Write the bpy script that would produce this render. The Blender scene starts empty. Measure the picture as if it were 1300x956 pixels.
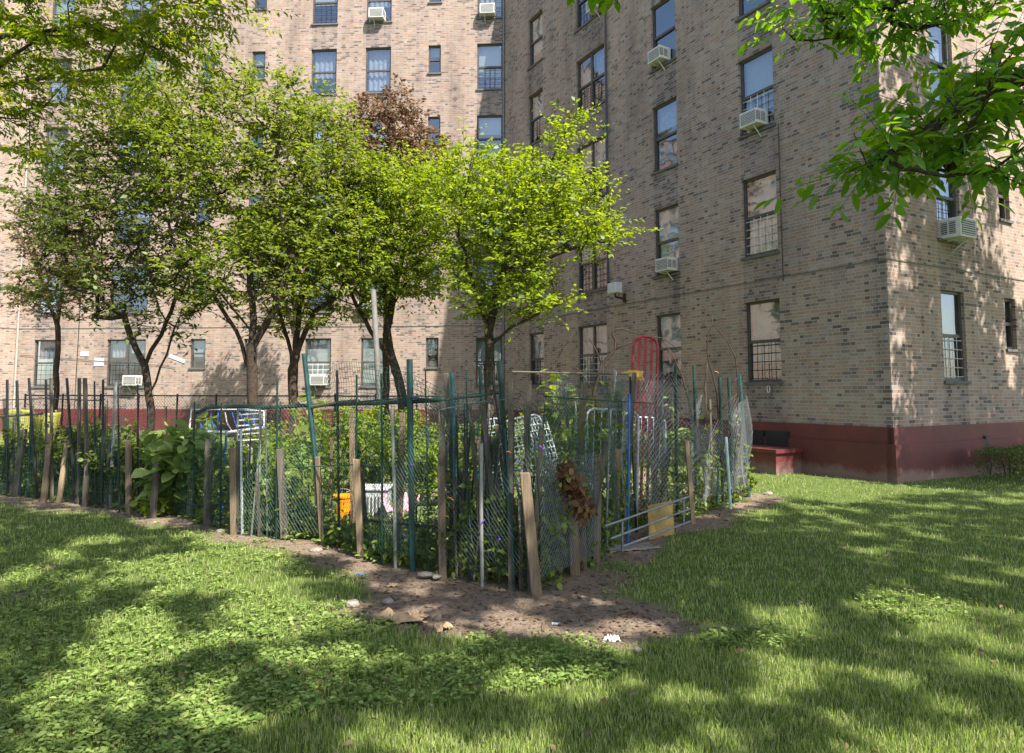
import bpy, math, random
import numpy as np
from mathutils import Vector, Matrix
R=math.radians
random.seed(7); rng=np.random.default_rng(7)
scene=bpy.context.scene
COL=scene.collection
# ------------------------------------------------------------------ camera
CAM_H=1.6; FPX=867.0; PITCH=math.atan(64.5/867)
cd=bpy.data.cameras.new('camera'); cam=bpy.data.objects.new('camera',cd); COL.objects.link(cam)
cd.sensor_width=36; cd.lens=24.01; cd.shift_y=-44.5/1300; cd.clip_end=500; cd.clip_start=0.05
cam.location=(0,0,CAM_H); cam.rotation_euler=(math.pi/2+PITCH,0,0)
scene.camera=cam
# ------------------------------------------------------------------ light
SUN=Vector((0.88,-1.063,1.80)).normalized()
w=bpy.data.worlds.new('World'); scene.world=w; w.use_nodes=True
nt=w.node_tree; bg=nt.nodes['Background']; sky=nt.nodes.new('ShaderNodeTexSky'); sky.sky_type='NISHITA'
sky.sun_disc=False; sky.sun_elevation=math.asin(SUN.z); sky.sun_rotation=math.atan2(SUN.x,SUN.y)
sky.air_density=1.0; sky.dust_density=1.5; sky.ozone_density=1.0
nt.links.new(sky.outputs[0],bg.inputs[0]); bg.inputs[1].default_value=0.118
sd=bpy.data.lights.new('sun','SUN'); sd.energy=5.0; sd.angle=R(0.55); sd.color=(1,.95,.87)
so=bpy.data.objects.new('sun',sd); COL.objects.link(so); so.rotation_euler=SUN.to_track_quat('Z','Y').to_euler()
so.location=(10,-10,20)
vs=scene.view_settings; vs.view_transform='Standard'; vs.look='None'; vs.gamma=1; vs.use_curve_mapping=False
vs.exposure=1.42
try:
    scene.cycles.max_bounces=6; scene.cycles.transparent_max_bounces=8; scene.cycles.diffuse_bounces=3
    scene.cycles.sample_clamp_indirect=6
except Exception: pass
# ------------------------------------------------------------------ geometry helpers
cp,sp=math.cos(PITCH),math.sin(PITCH)
def ray(px,py):
    x=(px-650.)/FPX; y=(433.5-py)/FPX
    return Vector((x,cp-sp*y,sp+cp*y))
def ground(px,py,z=0.):
    r=ray(px,py); k=(z-CAM_H)/r.z; return Vector((r.x*k,r.y*k,z))
def at(px,py,Y):
    r=ray(px,py); k=Y/r.y; return Vector((r.x*k,Y,CAM_H+r.z*k))
class MB:
    def __init__(s): s.v=[]; s.f=[]; s.m=[]; s.uv=[]
    def quad(s,a,b,c,d,m=0,uv=None):
        n=len(s.v); s.v+= [tuple(a),tuple(b),tuple(c),tuple(d)]; s.f.append((n,n+1,n+2,n+3)); s.m.append(m)
        s.uv+= uv or [(0,0)]*4
    def box(s,o,ax,ay,az,m=0):
        # o: corner, ax ay az edge vectors
        o=Vector(o);ax=Vector(ax);ay=Vector(ay);az=Vector(az)
        if ax.cross(ay).dot(az)<0: ax,ay=ay,ax
        n=len(s.v)
        for k in (0,1):
            for p in (o,o+ax,o+ax+ay,o+ay): s.v.append(tuple(p+az*k))
        for f in ((3,2,1,0),(4,5,6,7),(0,1,5,4),(1,2,6,5),(2,3,7,6),(3,0,4,7)):
            s.f.append(tuple(n+i for i in f)); s.m.append(m); s.uv+=[(0,0)]*4
    def tube(s,pts,rad,n=6,m=0,cap=True):
        pts=[Vector(p) for p in pts]; L=len(pts)
        if not hasattr(rad,'__len__'): rad=[rad]*L
        b=len(s.v); ref=None
        for i,p in enumerate(pts):
            t=(pts[min(i+1,L-1)]-pts[max(i-1,0)])
            if t.length<1e-9: t=Vector((0,0,1))
            t.normalize()
            if ref is None: ref=Vector((1,0,0)) if abs(t.x)<.8 else Vector((0,1,0))
            x=(ref-t*ref.dot(t)).normalized(); ref=x; y=t.cross(x)
            for k in range(n):
                a=2*math.pi*k/n; s.v.append(tuple(p+(x*math.cos(a)+y*math.sin(a))*rad[i]))
        for i in range(L-1):
            for k in range(n):
                q=(b+i*n+k,b+i*n+(k+1)%n,b+(i+1)*n+(k+1)%n,b+(i+1)*n+k); s.f.append(q); s.m.append(m); s.uv+=[(0,0)]*4
        if cap:
            s.f.append(tuple(b+k for k in range(n))[::-1]); s.m.append(m); s.uv+=[(0,0)]*n
            s.f.append(tuple(b+(L-1)*n+k for k in range(n))); s.m.append(m); s.uv+=[(0,0)]*n
    def build(s,name,mats,parent=None,smooth=False,loc=None):
        me=bpy.data.meshes.new(name)
        off=Vector((0,0,0))
        if loc is not None: off=Vector(loc)
        vv=[(a[0]-off.x,a[1]-off.y,a[2]-off.z) for a in s.v]
        me.from_pydata(vv,[],s.f)
        if not isinstance(mats,(list,tuple)): mats=[mats]
        for m in mats: me.materials.append(m)
        me.polygons.foreach_set('material_index',s.m)
        uvl=me.uv_layers.new(name='UVMap'); uvl.data.foreach_set('uv',np.array(s.uv,dtype='f').ravel())
        if smooth: me.polygons.foreach_set('use_smooth',[True]*len(s.f))
        me.update()
        o=bpy.data.objects.new(name,me); COL.objects.link(o)
        o.location=off
        if parent is not None: o.parent=parent; o.matrix_parent_inverse=Matrix.Translation(-Vector(parent.location))
        return o
def npmesh(name,V,F,mat,parent=None,smooth=False):
    """V (n,3) array, F (m,k) array"""
    me=bpy.data.meshes.new(name); m,k=F.shape
    me.vertices.add(len(V)); me.vertices.foreach_set('co',V.astype('f').ravel())
    me.loops.add(m*k); me.loops.foreach_set('vertex_index',F.astype('i').ravel())
    me.polygons.add(m); me.polygons.foreach_set('loop_start',np.arange(0,m*k,k,dtype='i')); me.polygons.foreach_set('loop_total',np.full(m,k,dtype='i'))
    if smooth: me.polygons.foreach_set('use_smooth',np.ones(m,dtype=bool))
    me.materials.append(mat); me.update(calc_edges=True)
    o=bpy.data.objects.new(name,me); COL.objects.link(o)
    if parent is not None: o.parent=parent; o.matrix_parent_inverse=Matrix.Translation(-Vector(parent.location))
    return o
def tag(o,label=None,cat=None,group=None,kind=None):
    if label: o['label']=label
    if cat: o['category']=cat
    if group: o['group']=group
    if kind: o['kind']=kind
    return o
def thing(name,label,cat,loc=(0,0,0),group=None):
    o=bpy.data.objects.new(name,None); COL.objects.link(o); o.location=loc; o.empty_display_size=.2
    return tag(o,label,cat,group)
# ------------------------------------------------------------------ materials
def newmat(name):
    m=bpy.data.materials.new(name); m.use_nodes=True; n=m.node_tree; return m,n,n.nodes['Principled BSDF']
def ramp(n,stops,interp='LINEAR'):
    r=n.nodes.new('ShaderNodeValToRGB'); cr=r.color_ramp; cr.interpolation=interp
    while len(cr.elements)<len(stops): cr.elements.new(.5)
    for e,(p,c) in zip(cr.elements,stops): e.position=p; e.color=(*c,1)
    return r
def simple(name,col,rough=.7,metal=0.,var=.25,scale=6.,bump=.15,spec=.4,col2=None,bscale=None):
    m,n,b=newmat(name); L=n.links.new
    tc=n.nodes.new('ShaderNodeTexCoord'); ns=n.nodes.new('ShaderNodeTexNoise'); ns.inputs['Scale'].default_value=scale
    ns.inputs['Detail'].default_value=8; ns.inputs['Roughness'].default_value=.65
    L(tc.outputs['Object'],ns.inputs['Vector'])
    c2=col2 or tuple(c*(1-var) for c in col); c1=tuple(min(1,c*(1+var*.6)) for c in col)
    r=ramp(n,[(.32,c2),(.68,c1)]); L(ns.outputs[0],r.inputs[0]); L(r.outputs[0],b.inputs['Base Color'])
    b.inputs['Roughness'].default_value=rough; b.inputs['Metallic'].default_value=metal; b.inputs['Specular IOR Level'].default_value=spec
    if bump:
        n2=n.nodes.new('ShaderNodeTexNoise'); n2.inputs['Scale'].default_value=bscale or scale*6; n2.inputs['Detail'].default_value=6
        L(tc.outputs['Object'],n2.inputs['Vector'])
        bp=n.nodes.new('ShaderNodeBump'); bp.inputs['Strength'].default_value=bump; bp.inputs['Distance'].default_value=.02
        L(n2.outputs[0],bp.inputs['Height']); L(bp.outputs[0],b.inputs['Normal'])
    return m
def wood(name,col,col2):
    m,n,b=newmat(name); L=n.links.new
    tc=n.nodes.new('ShaderNodeTexCoord'); mp=n.nodes.new('ShaderNodeMapping'); mp.inputs['Scale'].default_value=(28,28,2.2)
    oi=n.nodes.new('ShaderNodeObjectInfo'); L(oi.outputs['Random'],mp.inputs['Location'])
    ns=n.nodes.new('ShaderNodeTexNoise'); ns.inputs['Scale'].default_value=1.6; ns.inputs['Detail'].default_value=8; ns.inputs['Roughness'].default_value=.7
    L(tc.outputs['Object'],mp.inputs['Vector']); L(mp.outputs[0],ns.inputs['Vector'])
    r=ramp(n,[(.3,col2),(.7,col)]); L(ns.outputs[0],r.inputs[0]); L(r.outputs[0],b.inputs['Base Color']); b.inputs['Roughness'].default_value=.85
    b.inputs['Specular IOR Level'].default_value=.2
    bp=n.nodes.new('ShaderNodeBump'); bp.inputs['Strength'].default_value=.5; bp.inputs['Distance'].default_value=.01
    L(ns.outputs[0],bp.inputs['Height']); L(bp.outputs[0],b.inputs['Normal'])
    return m
def brick(name,dark,tint=(1,1,1)):
    """running-bond brick in metre UVs, each brick its own tone; dark = share of blue-black bricks"""
    m,n,b=newmat(name); N=n.nodes.new; L=n.links.new
    def M(op,a=None,bb=None,c=None):
        x=N('ShaderNodeMath'); x.operation=op
        for i,v in enumerate((a,bb,c)):
            if v is None: continue
            if isinstance(v,(int,float)): x.inputs[i].default_value=v
            else: L(v,x.inputs[i])
        return x.outputs[0]
    uv=N('ShaderNodeUVMap'); uv.uv_map='UVMap'; sx=N('ShaderNodeSeparateXYZ'); L(uv.outputs[0],sx.inputs[0])
    u,v=sx.outputs[0],sx.outputs[1]
    rowf=M('DIVIDE',v,.0686); row=M('FLOOR',rowf); fr=M('FRACT',rowf)
    par=M('MODULO',row,2.); off=M('MULTIPLY',par,.5)
    cf=M('ADD',M('DIVIDE',u,.315),off); colp=M('FLOOR',cf); fc=M('FRACT',cf)
    hd=M('GREATER_THAN',fc,.667); colm=M('ADD',M('MULTIPLY',colp,2.),hd)
    cb=N('ShaderNodeCombineXYZ'); L(colm,cb.inputs[0]); L(row,cb.inputs[1])
    wn=N('ShaderNodeTexWhiteNoise'); wn.noise_dimensions='2D'; L(cb.outputs[0],wn.inputs['Vector'])
    wsep=N('ShaderNodeSeparateColor'); L(wn.outputs['Color'],wsep.inputs[0])
    # slowly drifting share of dark bricks
    geo=N('ShaderNodeTexCoord')
    ns=N('ShaderNodeTexNoise'); ns.inputs['Scale'].default_value=.8; ns.inputs['Detail'].default_value=3; L(uv.outputs[0],ns.inputs['Vector'])
    dr=M('SUBTRACT',M('ADD',wsep.outputs[0],M('MULTIPLY',M('SUBTRACT',ns.outputs[0],.5),.45)),M('MULTIPLY',hd,.05))
    t=tint
    def C(a): return tuple(x*y for x,y in zip(a,t))
    r=ramp(n,[(0,C((.115,.10,.097))),(dark*.7,C((.165,.14,.13))),(dark+.03,C((.245,.19,.16))),(dark+.25,C((.285,.215,.175))),(.75,C((.32,.237,.187))),(1,C((.34,.27,.225)))])
    L(dr,r.inputs[0])
    hs=N('ShaderNodeHueSaturation'); L(r.outputs[0],hs.inputs['Color'])
    L(M('ADD',M('MULTIPLY',M('SUBTRACT',wsep.outputs[1],.5),.035),.5),hs.inputs['Hue'])
    L(M('ADD',M('MULTIPLY',wsep.outputs[2],.5),.62),hs.inputs['Saturation'])
    # mortar
    mh=M('LESS_THAN',fr,.17); mv=M('LESS_THAN',fc,.034); mv2=M('LESS_THAN',M('ABSOLUTE',M('SUBTRACT',fc,.667)),.017); mo=M('MAXIMUM',M('MAXIMUM',mh,mv),mv2)
    mx=N('ShaderNodeMix'); mx.data_type='RGBA'; L(mo,mx.inputs[0]); L(hs.outputs[0],mx.inputs[6]); mx.inputs[7].default_value=(*C((.40,.36,.32)),1)
    # weather stains
    mp=N('ShaderNodeMapping'); mp.inputs['Scale'].default_value=(1.3,.28,1); L(uv.outputs[0],mp.inputs[0])
    n2=N('ShaderNodeTexNoise'); n2.inputs['Scale'].default_value=1.; n2.inputs['Detail'].default_value=8; n2.inputs['Roughness'].default_value=.62; L(mp.outputs[0],n2.inputs['Vector'])
    r2=ramp(n,[(.3,(.66,.65,.66)),(.5,(.95,.94,.93)),(.7,(1.08,1.04,1.0))]); L(n2.outputs[0],r2.inputs[0])
    m2=N('ShaderNodeMix'); m2.data_type='RGBA'; m2.blend_type='MULTIPLY'; m2.inputs[0].default_value=1; L(mx.outputs[2],m2.inputs[6]); L(r2.outputs[0],m2.inputs[7])
    n3=N('ShaderNodeTexNoise'); n3.inputs['Scale'].default_value=90.; n3.inputs['Detail'].default_value=3; L(uv.outputs[0],n3.inputs['Vector'])
    r3=ramp(n,[(.3,(.82,.82,.82)),(.7,(1.1,1.1,1.1))]); L(n3.outputs[0],r3.inputs[0])
    m3=N('ShaderNodeMix'); m3.data_type='RGBA'; m3.blend_type='MULTIPLY'; m3.inputs[0].default_value=1; L(m2.outputs[2],m3.inputs[6]); L(r3.outputs[0],m3.inputs[7])
    L(m3.outputs[2],b.inputs['Base Color']); b.inputs['Roughness'].default_value=.9; b.inputs['Specular IOR Level'].default_value=.15
    bp=N('ShaderNodeBump'); bp.inputs['Strength'].default_value=.6; bp.inputs['Distance'].default_value=.008
    hh=M('ADD',M('SUBTRACT',1.,mo),M('MULTIPLY',wsep.outputs[1],.35)); L(hh,bp.inputs['Height']); L(bp.outputs[0],b.inputs['Normal'])
    return m
def leafmat(name,cols,trans=.45,rough=.5):
    m,n,b=newmat(name); N=n.nodes.new; L=n.links.new
    g=N('ShaderNodeNewGeometry'); k=len(cols)
    r=ramp(n,[(i/(k-1),c) for i,c in enumerate(cols)]); L(g.outputs['Random Per Island'],r.inputs[0])
    L(r.outputs[0],b.inputs['Base Color']); b.inputs['Roughness'].default_value=rough; b.inputs['Specular IOR Level'].default_value=.5 if rough<.58 else .15
    t=N('ShaderNodeBsdfTranslucent'); hs=N('ShaderNodeHueSaturation'); hs.inputs['Hue'].default_value=.485; hs.inputs['Saturation'].default_value=1.1; hs.inputs['Value'].default_value=1.5
    L(r.outputs[0],hs.inputs['Color']); L(hs.outputs[0],t.inputs[0])
    mx=N('ShaderNodeMixShader'); mx.inputs[0].default_value=trans; L(b.outputs[0],mx.inputs[1]); L(t.outputs[0],mx.inputs[2])
    L(mx.outputs[0],n.nodes['Material Output'].inputs[0]); return m
def glassmat(name,tint=(.55,.6,.62),lo=.18,hi=.40):
    m,n,b=newmat(name); N=n.nodes.new; L=n.links.new
    lw=N('ShaderNodeLayerWeight'); lw.inputs[0].default_value=.45
    mr=N('ShaderNodeMapRange'); mr.inputs[3].default_value=lo; mr.inputs[4].default_value=hi; L(lw.outputs['Facing'],mr.inputs[0])
    tr=N('ShaderNodeBsdfTransparent'); tr.inputs[0].default_value=(*tint,1)
    gl=N('ShaderNodeBsdfGlossy'); gl.inputs['Roughness'].default_value=.03; gl.inputs[0].default_value=(.92,.95,1,1)
    tc=N('ShaderNodeTexCoord'); ns=N('ShaderNodeTexNoise'); ns.inputs['Scale'].default_value=1.6; ns.inputs['Detail'].default_value=1; L(tc.outputs['Object'],ns.inputs['Vector'])
    bp=N('ShaderNodeBump'); bp.inputs['Strength'].default_value=.25; bp.inputs['Distance'].default_value=.05; L(ns.outputs[0],bp.inputs['Height']); L(bp.outputs[0],gl.inputs['Normal'])
    mx=N('ShaderNodeMixShader'); L(mr.outputs[0],mx.inputs[0]); L(tr.outputs[0],mx.inputs[1]); L(gl.outputs[0],mx.inputs[2]); L(mx.outputs[0],n.nodes['Material Output'].inputs[0])
    return m
M_brick=brick('brick_buff',.10,(1.07,1.0,.965)); M_brickd=brick('brick_spandrel',.30,(.91,.87,.89)); M_brickq=brick('brick_quoin',.30,(1.0,.94,.92))
M_red=simple('red_paint',(.135,.028,.025),.55,var=.3,scale=1.6,bump=.2,bscale=30,col2=(.085,.024,.022))
def _splash(m):
    n=m.node_tree; b=n.nodes['Principled BSDF']; N=n.nodes.new; L=n.links.new; src=b.inputs['Base Color'].links[0].from_socket
    tc=N('ShaderNodeTexCoord'); sx=N('ShaderNodeSeparateXYZ'); L(tc.outputs['Object'],sx.inputs[0])
    ns=N('ShaderNodeTexNoise'); ns.inputs['Scale'].default_value=2.6; ns.inputs['Detail'].default_value=9; ns.inputs['Roughness'].default_value=.7; L(tc.outputs['Object'],ns.inputs[0])
    mr=N('ShaderNodeMapRange'); mr.inputs[1].default_value=.34; mr.inputs[2].default_value=-.02; mr.inputs[3].default_value=-.12; mr.inputs[4].default_value=.5; L(sx.outputs[2],mr.inputs[0])
    ad=N('ShaderNodeMath'); ad.operation='ADD'; L(mr.outputs[0],ad.inputs[0]); L(ns.outputs[0],ad.inputs[1]); r=ramp(n,[(.52,(0,0,0)),(.78,(1,1,1))]); L(ad.outputs[0],r.inputs[0])
    mx=N('ShaderNodeMix'); mx.data_type='RGBA'; L(r.outputs[0],mx.inputs[0]); L(src,mx.inputs[6]); mx.inputs[7].default_value=(.20,.12,.10,1); L(mx.outputs[2],b.inputs['Base Color'])
_splash(M_red)
M_frame=simple('window_bronze',(.075,.066,.062),.45,var=.2,bump=0)
M_sill=simple('sill_stone',(.12,.115,.11),.8,var=.3,scale=12)
M_glass=glassmat('window_glass')
M_blind=simple('white_blind',(.62,.62,.58),.8,var=.1,scale=3,bump=0)
M_curt=simple('pale_curtain',(.55,.55,.60),.9,var=.3,scale=9,bump=.3)
M_room=simple('room_shade',(.03,.028,.026),.9,bump=0)  # shade of the unlit rooms put into the colour
M_black=simple('black_iron',(.018,.018,.02),.5,bump=0)
M_ac=simple('ac_plastic',(.62,.61,.57),.5,var=.15,scale=14,bump=.05)
M_acg=simple('ac_grille',(.10,.10,.10),.6,bump=0)
M_alu=simple('aluminium',(.27,.27,.25),.5,metal=.3,bump=.05)
M_bark=simple('bark',(.060,.045,.034),.95,var=.5,scale=18,bump=.9,bscale=40,spec=.1)
M_twig=simple('twig_bark',(.06,.042,.03),.9,var=.4,scale=12,bump=.3,spec=.1)
M_stake=wood('stake_wood',(.24,.175,.115),(.09,.064,.042)); M_stakeg=wood('stake_grey',(.15,.125,.10),(.055,.045,.036)); M_stakeb=wood('stake_bright',(.40,.29,.18),(.18,.12,.07))
M_green=simple('green_post',(.014,.055,.052),.5,var=.4,scale=14,bump=.15); M_dgreen=simple('dark_green_post',(.012,.04,.03),.5,var=.3,scale=10,bump=.1)
M_teal=simple('teal_paint',(.025,.11,.12),.5,var=.25,scale=9,bump=.1)
M_netg=simple('green_wire',(.014,.05,.035),.5,bump=0); M_netw=simple('galvanised_wire',(.20,.205,.21),.45,metal=.5,bump=0)
M_netf=simple('fine_green_netting',(.014,.07,.05),.5,bump=0)
M_white=simple('white_enamel',(.50,.52,.52),.45,var=.2,scale=16,bump=.1); M_mint=simple('mint_pipe',(.42,.60,.56),.45,var=.15,bump=.05)
M_strap=simple('worn_white_strap',(.25,.29,.29),.6,var=.45,scale=22,bump=.1)
M_redp=simple('red_gloss',(.33,.022,.03),.5,var=.5,scale=14,bump=.05); M_yel=simple('yellow_plastic',(.52,.33,.02),.55,var=.15,bump=.05)
M_blue=simple('blue_plastic',(.015,.12,.42),.5,var=.2,bump=.05); M_orange=simple('orange_plastic',(.85,.30,.01),.45,var=.15,bump=.05)
M_pink=simple('pink_cloth',(.60,.14,.22),.9,var=.5,scale=14,bump=.5,col2=(.75,.55,.58))
M_board=simple('yellow_board',(.36,.24,.07),.7,var=.5,scale=4,bump=.2); M_rust=simple('rusty_steel',(.16,.06,.02),.8,var=.6,scale=8,bump=.5,col2=(.035,.02,.015))
M_purple=simple('purple_tie',(.18,.06,.55),.6,bump=0); M_tarp=simple('yellow_tarp',(.20,.19,.03),.6,var=.5,scale=3,bump=.3)
M_paper=simple('brown_paper',(.40,.27,.16),.85,var=.35,scale=7,bump=.5); M_stone=simple('stone',(.24,.20,.17),.9,var=.3,scale=14,bump=.4)
M_chrome=simple('dull_steel',(.25,.26,.26),.45,metal=.5,bump=.1)
M_dry=leafmat('dry_leaf',[(.15,.075,.035),(.22,.13,.065),(.10,.05,.028)],.2,.7)
M_soil=simple('soil',(.10,.068,.048),.95,var=.4,scale=5,bump=.8,bscale=30,spec=.1)
LF={}
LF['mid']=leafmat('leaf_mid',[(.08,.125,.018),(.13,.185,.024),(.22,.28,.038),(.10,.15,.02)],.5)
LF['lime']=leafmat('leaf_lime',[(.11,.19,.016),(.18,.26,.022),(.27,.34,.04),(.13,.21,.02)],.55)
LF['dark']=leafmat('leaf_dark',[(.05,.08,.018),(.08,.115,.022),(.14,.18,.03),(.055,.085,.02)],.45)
LF['purple']=leafmat('leaf_purple',[(.12,.065,.042),(.17,.10,.055),(.22,.15,.08),(.12,.10,.04)],.35)
LF['near']=leafmat('leaf_near',[(.08,.19,.02),(.12,.25,.025),(.09,.21,.02),(.20,.32,.03)],.6,.35)
LF['locust']=leafmat('leaf_locust',[(.10,.18,.016),(.17,.26,.018),(.32,.34,.02),(.08,.15,.016)],.6)
LF['weed']=leafmat('leaf_weed',[(.10,.17,.035),(.16,.24,.05),(.28,.35,.11),(.12,.19,.04)],.3,.6)
LF['hedge']=leafmat('leaf_hedge',[(.05,.10,.015),(.09,.15,.02),(.14,.19,.03)],.3)
M_grass=leafmat('grass_blade',[(.12,.18,.03),(.21,.30,.055),(.31,.39,.10),(.46,.45,.24)],.25,.6)
# ------------------------------------------------------------------ facades
DB=math.radians(60.4)
C0=Vector((-.2824,24.4857,0)); dB=Vector((math.cos(DB),-math.sin(DB),0)); LB=14.203; O0=C0+dB*LB
AL=math.radians(3.9); dA=Vector((-math.cos(AL),math.sin(AL),0)); LA=18.55; K0=C0+dA*LA
dE=Vector((math.sin(DB),math.cos(DB),0)); LE=11.0
dL=Vector((-.5,-.866,0)); LL=14.
# outward normals
nA=Vector((-math.sin(AL),-math.cos(AL),0)); nB=Vector((-math.sin(DB),-math.cos(DB),0)); nE=dB.copy(); nL=Vector((.866,-.5,0))
ROOF=17.35
def fl(k): return 3.57+2.745*k
bld=thing('apartment_building','six storey buff brick apartment block with red painted base, in three wings around the garden','building',(O0.x,O0.y,0))
class Facade:
    def __init__(s,o,d,n,L): s.o=o; s.d=d; s.n=n; s.L=L
    def P(s,u,out,z): return s.o+s.d*u+s.n*out+Vector((0,0,z))
FA=Facade(C0,dA,nA,LA); FB=Facade(C0,dB,nB,LB); FE=Facade(O0,dE,nE,LE); FL=Facade(K0,dL,nL,LL)
def columns(F):
    """[u0,u1,height,double]"""
    if F is FA: return [(.07,1.02,1.75,0),(2.38,2.85,1.07,0),(4.27,5.24,1.75,0),(6.35,7.33,1.75,0),(9.12,9.63,1.07,0),(11.1,11.68,1.07,0),(13.4,14.9,1.75,1),(16.82,17.78,1.75,0)]
    if F is FB: return [(1.72,2.66,1.75,0),(4.58,6.02,1.75,1),(8.04,8.95,1.75,0),(10.95,11.88,1.75,0)]
    if F is FE: return [(1.70,2.52,1.75,0),(4.06,4.50,1.07,0),(6.4,7.3,1.75,0),(9.0,9.9,1.75,0)]
    return [(.95,1.9,1.75,0),(4.2,5.6,1.75,1),(8,8.95,1.75,0),(11,12,1.75,0)]
BASEZ=.98
def wall(F,name):
    mb=MB(); ops=[]; cols=columns(F)
    for (a,b,h,db) in cols:
        for k in range(6): ops.append((a,b,fl(k)-h,fl(k)))
    us=sorted(set([0,F.L]+[x for o in ops for x in o[:2]]+([.22,] if F is FE else [])+([F.L-.22] if F is FB else [])))
    zs=sorted(set([BASEZ-.02,ROOF]+[round(x,5) for o in ops for x in o[2:]]))
    for i in range(len(us)-1):
        for j in range(len(zs)-1):
            u0,u1,z0,z1=us[i],us[i+1],zs[j],zs[j+1]; um=(u0+u1)/2; zm=(z0+z1)/2
            if any(a<um<b and c<zm<d for a,b,c,d in ops): continue
            mat=0
            for (a,b,h,db) in cols:
                if a<um<b and h>1.5 and zm<fl(5)-1: mat=1
                elif a<um<b: mat=0
            if (F is FE and um<.22) or (F is FB and um>F.L-.22): mat=2
            # orient the face outward
            q=[F.P(u0,0,z0),F.P(u1,0,z0),F.P(u1,0,z1),F.P(u0,0,z1)]; uv=[(u0,z0),(u1,z0),(u1,z1),(u0,z1)]
            if (q[1]-q[0]).cross(q[2]-q[1]).dot(F.n)<0: q=q[::-1]; uv=uv[::-1]
            mb.quad(*q,m=mat,uv=uv)
    D=.16
    for a,b,c,d in ops:
        for (p,q) in (((a,c),(a,d)),((b,d),(b,c)),((a,d),(b,d)),((b,c),(a,c))):
            mb.quad(F.P(p[0],0,p[1]),F.P(q[0],0,q[1]),F.P(q[0],-D,q[1]),F.P(p[0],-D,p[1]),m=0,
                    uv=[(p[0],p[1]),(q[0],q[1]),(q[0]+(D if p[0]==q[0] else 0),q[1]+(0 if p[0]==q[0] else D)),(p[0]+(D if p[0]==q[0] else 0),p[1]+(0 if p[0]==q[0] else D))])
    return mb.build(name,[M_brick,M_brickd,M_brickq],bld)
def fbox(mb,F,u0,u1,o0,o1,z0,z1,m=0):
    mb.box(F.P(u0,o0,z0),F.d*(u1-u0),F.n*(o1-o0),(0,0,z1-z0),m)
for F in (FA,FB,FE,FL): wall(F,'wall')
# backing coloured near-black as room shade behind the windows, roof slab, parapet coping
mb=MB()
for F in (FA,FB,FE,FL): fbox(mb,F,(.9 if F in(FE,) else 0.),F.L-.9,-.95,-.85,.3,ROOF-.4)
mb.build('dark_backing',M_room,bld)
mb=MB()
for F in (FA,FB,FE,FL): fbox(mb,F,0,F.L,-.35,.04,ROOF,ROOF+.12)
fbox(mb,FA,-2,LA+2,-9,-.36,ROOF-.3,ROOF-.02); fbox(mb,FB,-1.,LB-.1,-9,-.36,ROOF-.28,ROOF-.01); fbox(mb,FL,0,LL,-8,-.36,ROOF-.31,ROOF-.03)
mb.build('roof',M_sill,bld)
# projecting course line at the first floor slab, and the red base
mb=MB()
for F in (FA,FB,FE,FL): fbox(mb,F,0,F.L,-.01,.014,3.988,4.006)
mb.build('slab_line',M_sill,bld)
def basecourse(F,u0,u1,nm='base'):
    mb=MB(); e=.0
    fbox(mb,F,u0,u1,-.1,.035,.66,BASEZ); fbox(mb,F,u0,u1,-.1,.075,-.3,.68)
    return mb.build('base',M_red,bld)
basecourse(FA,.1,LA-.1); basecourse(FB,.05,LB+.0); basecourse(FL,.05,LL)
mb=MB(); fbox(mb,FE,-.035,LE,-.1,.035,.661,BASEZ+.001); fbox(mb,FE,-.075,LE,-.1,.075,-.3,.682); mb.build('base',M_red,bld)
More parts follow.
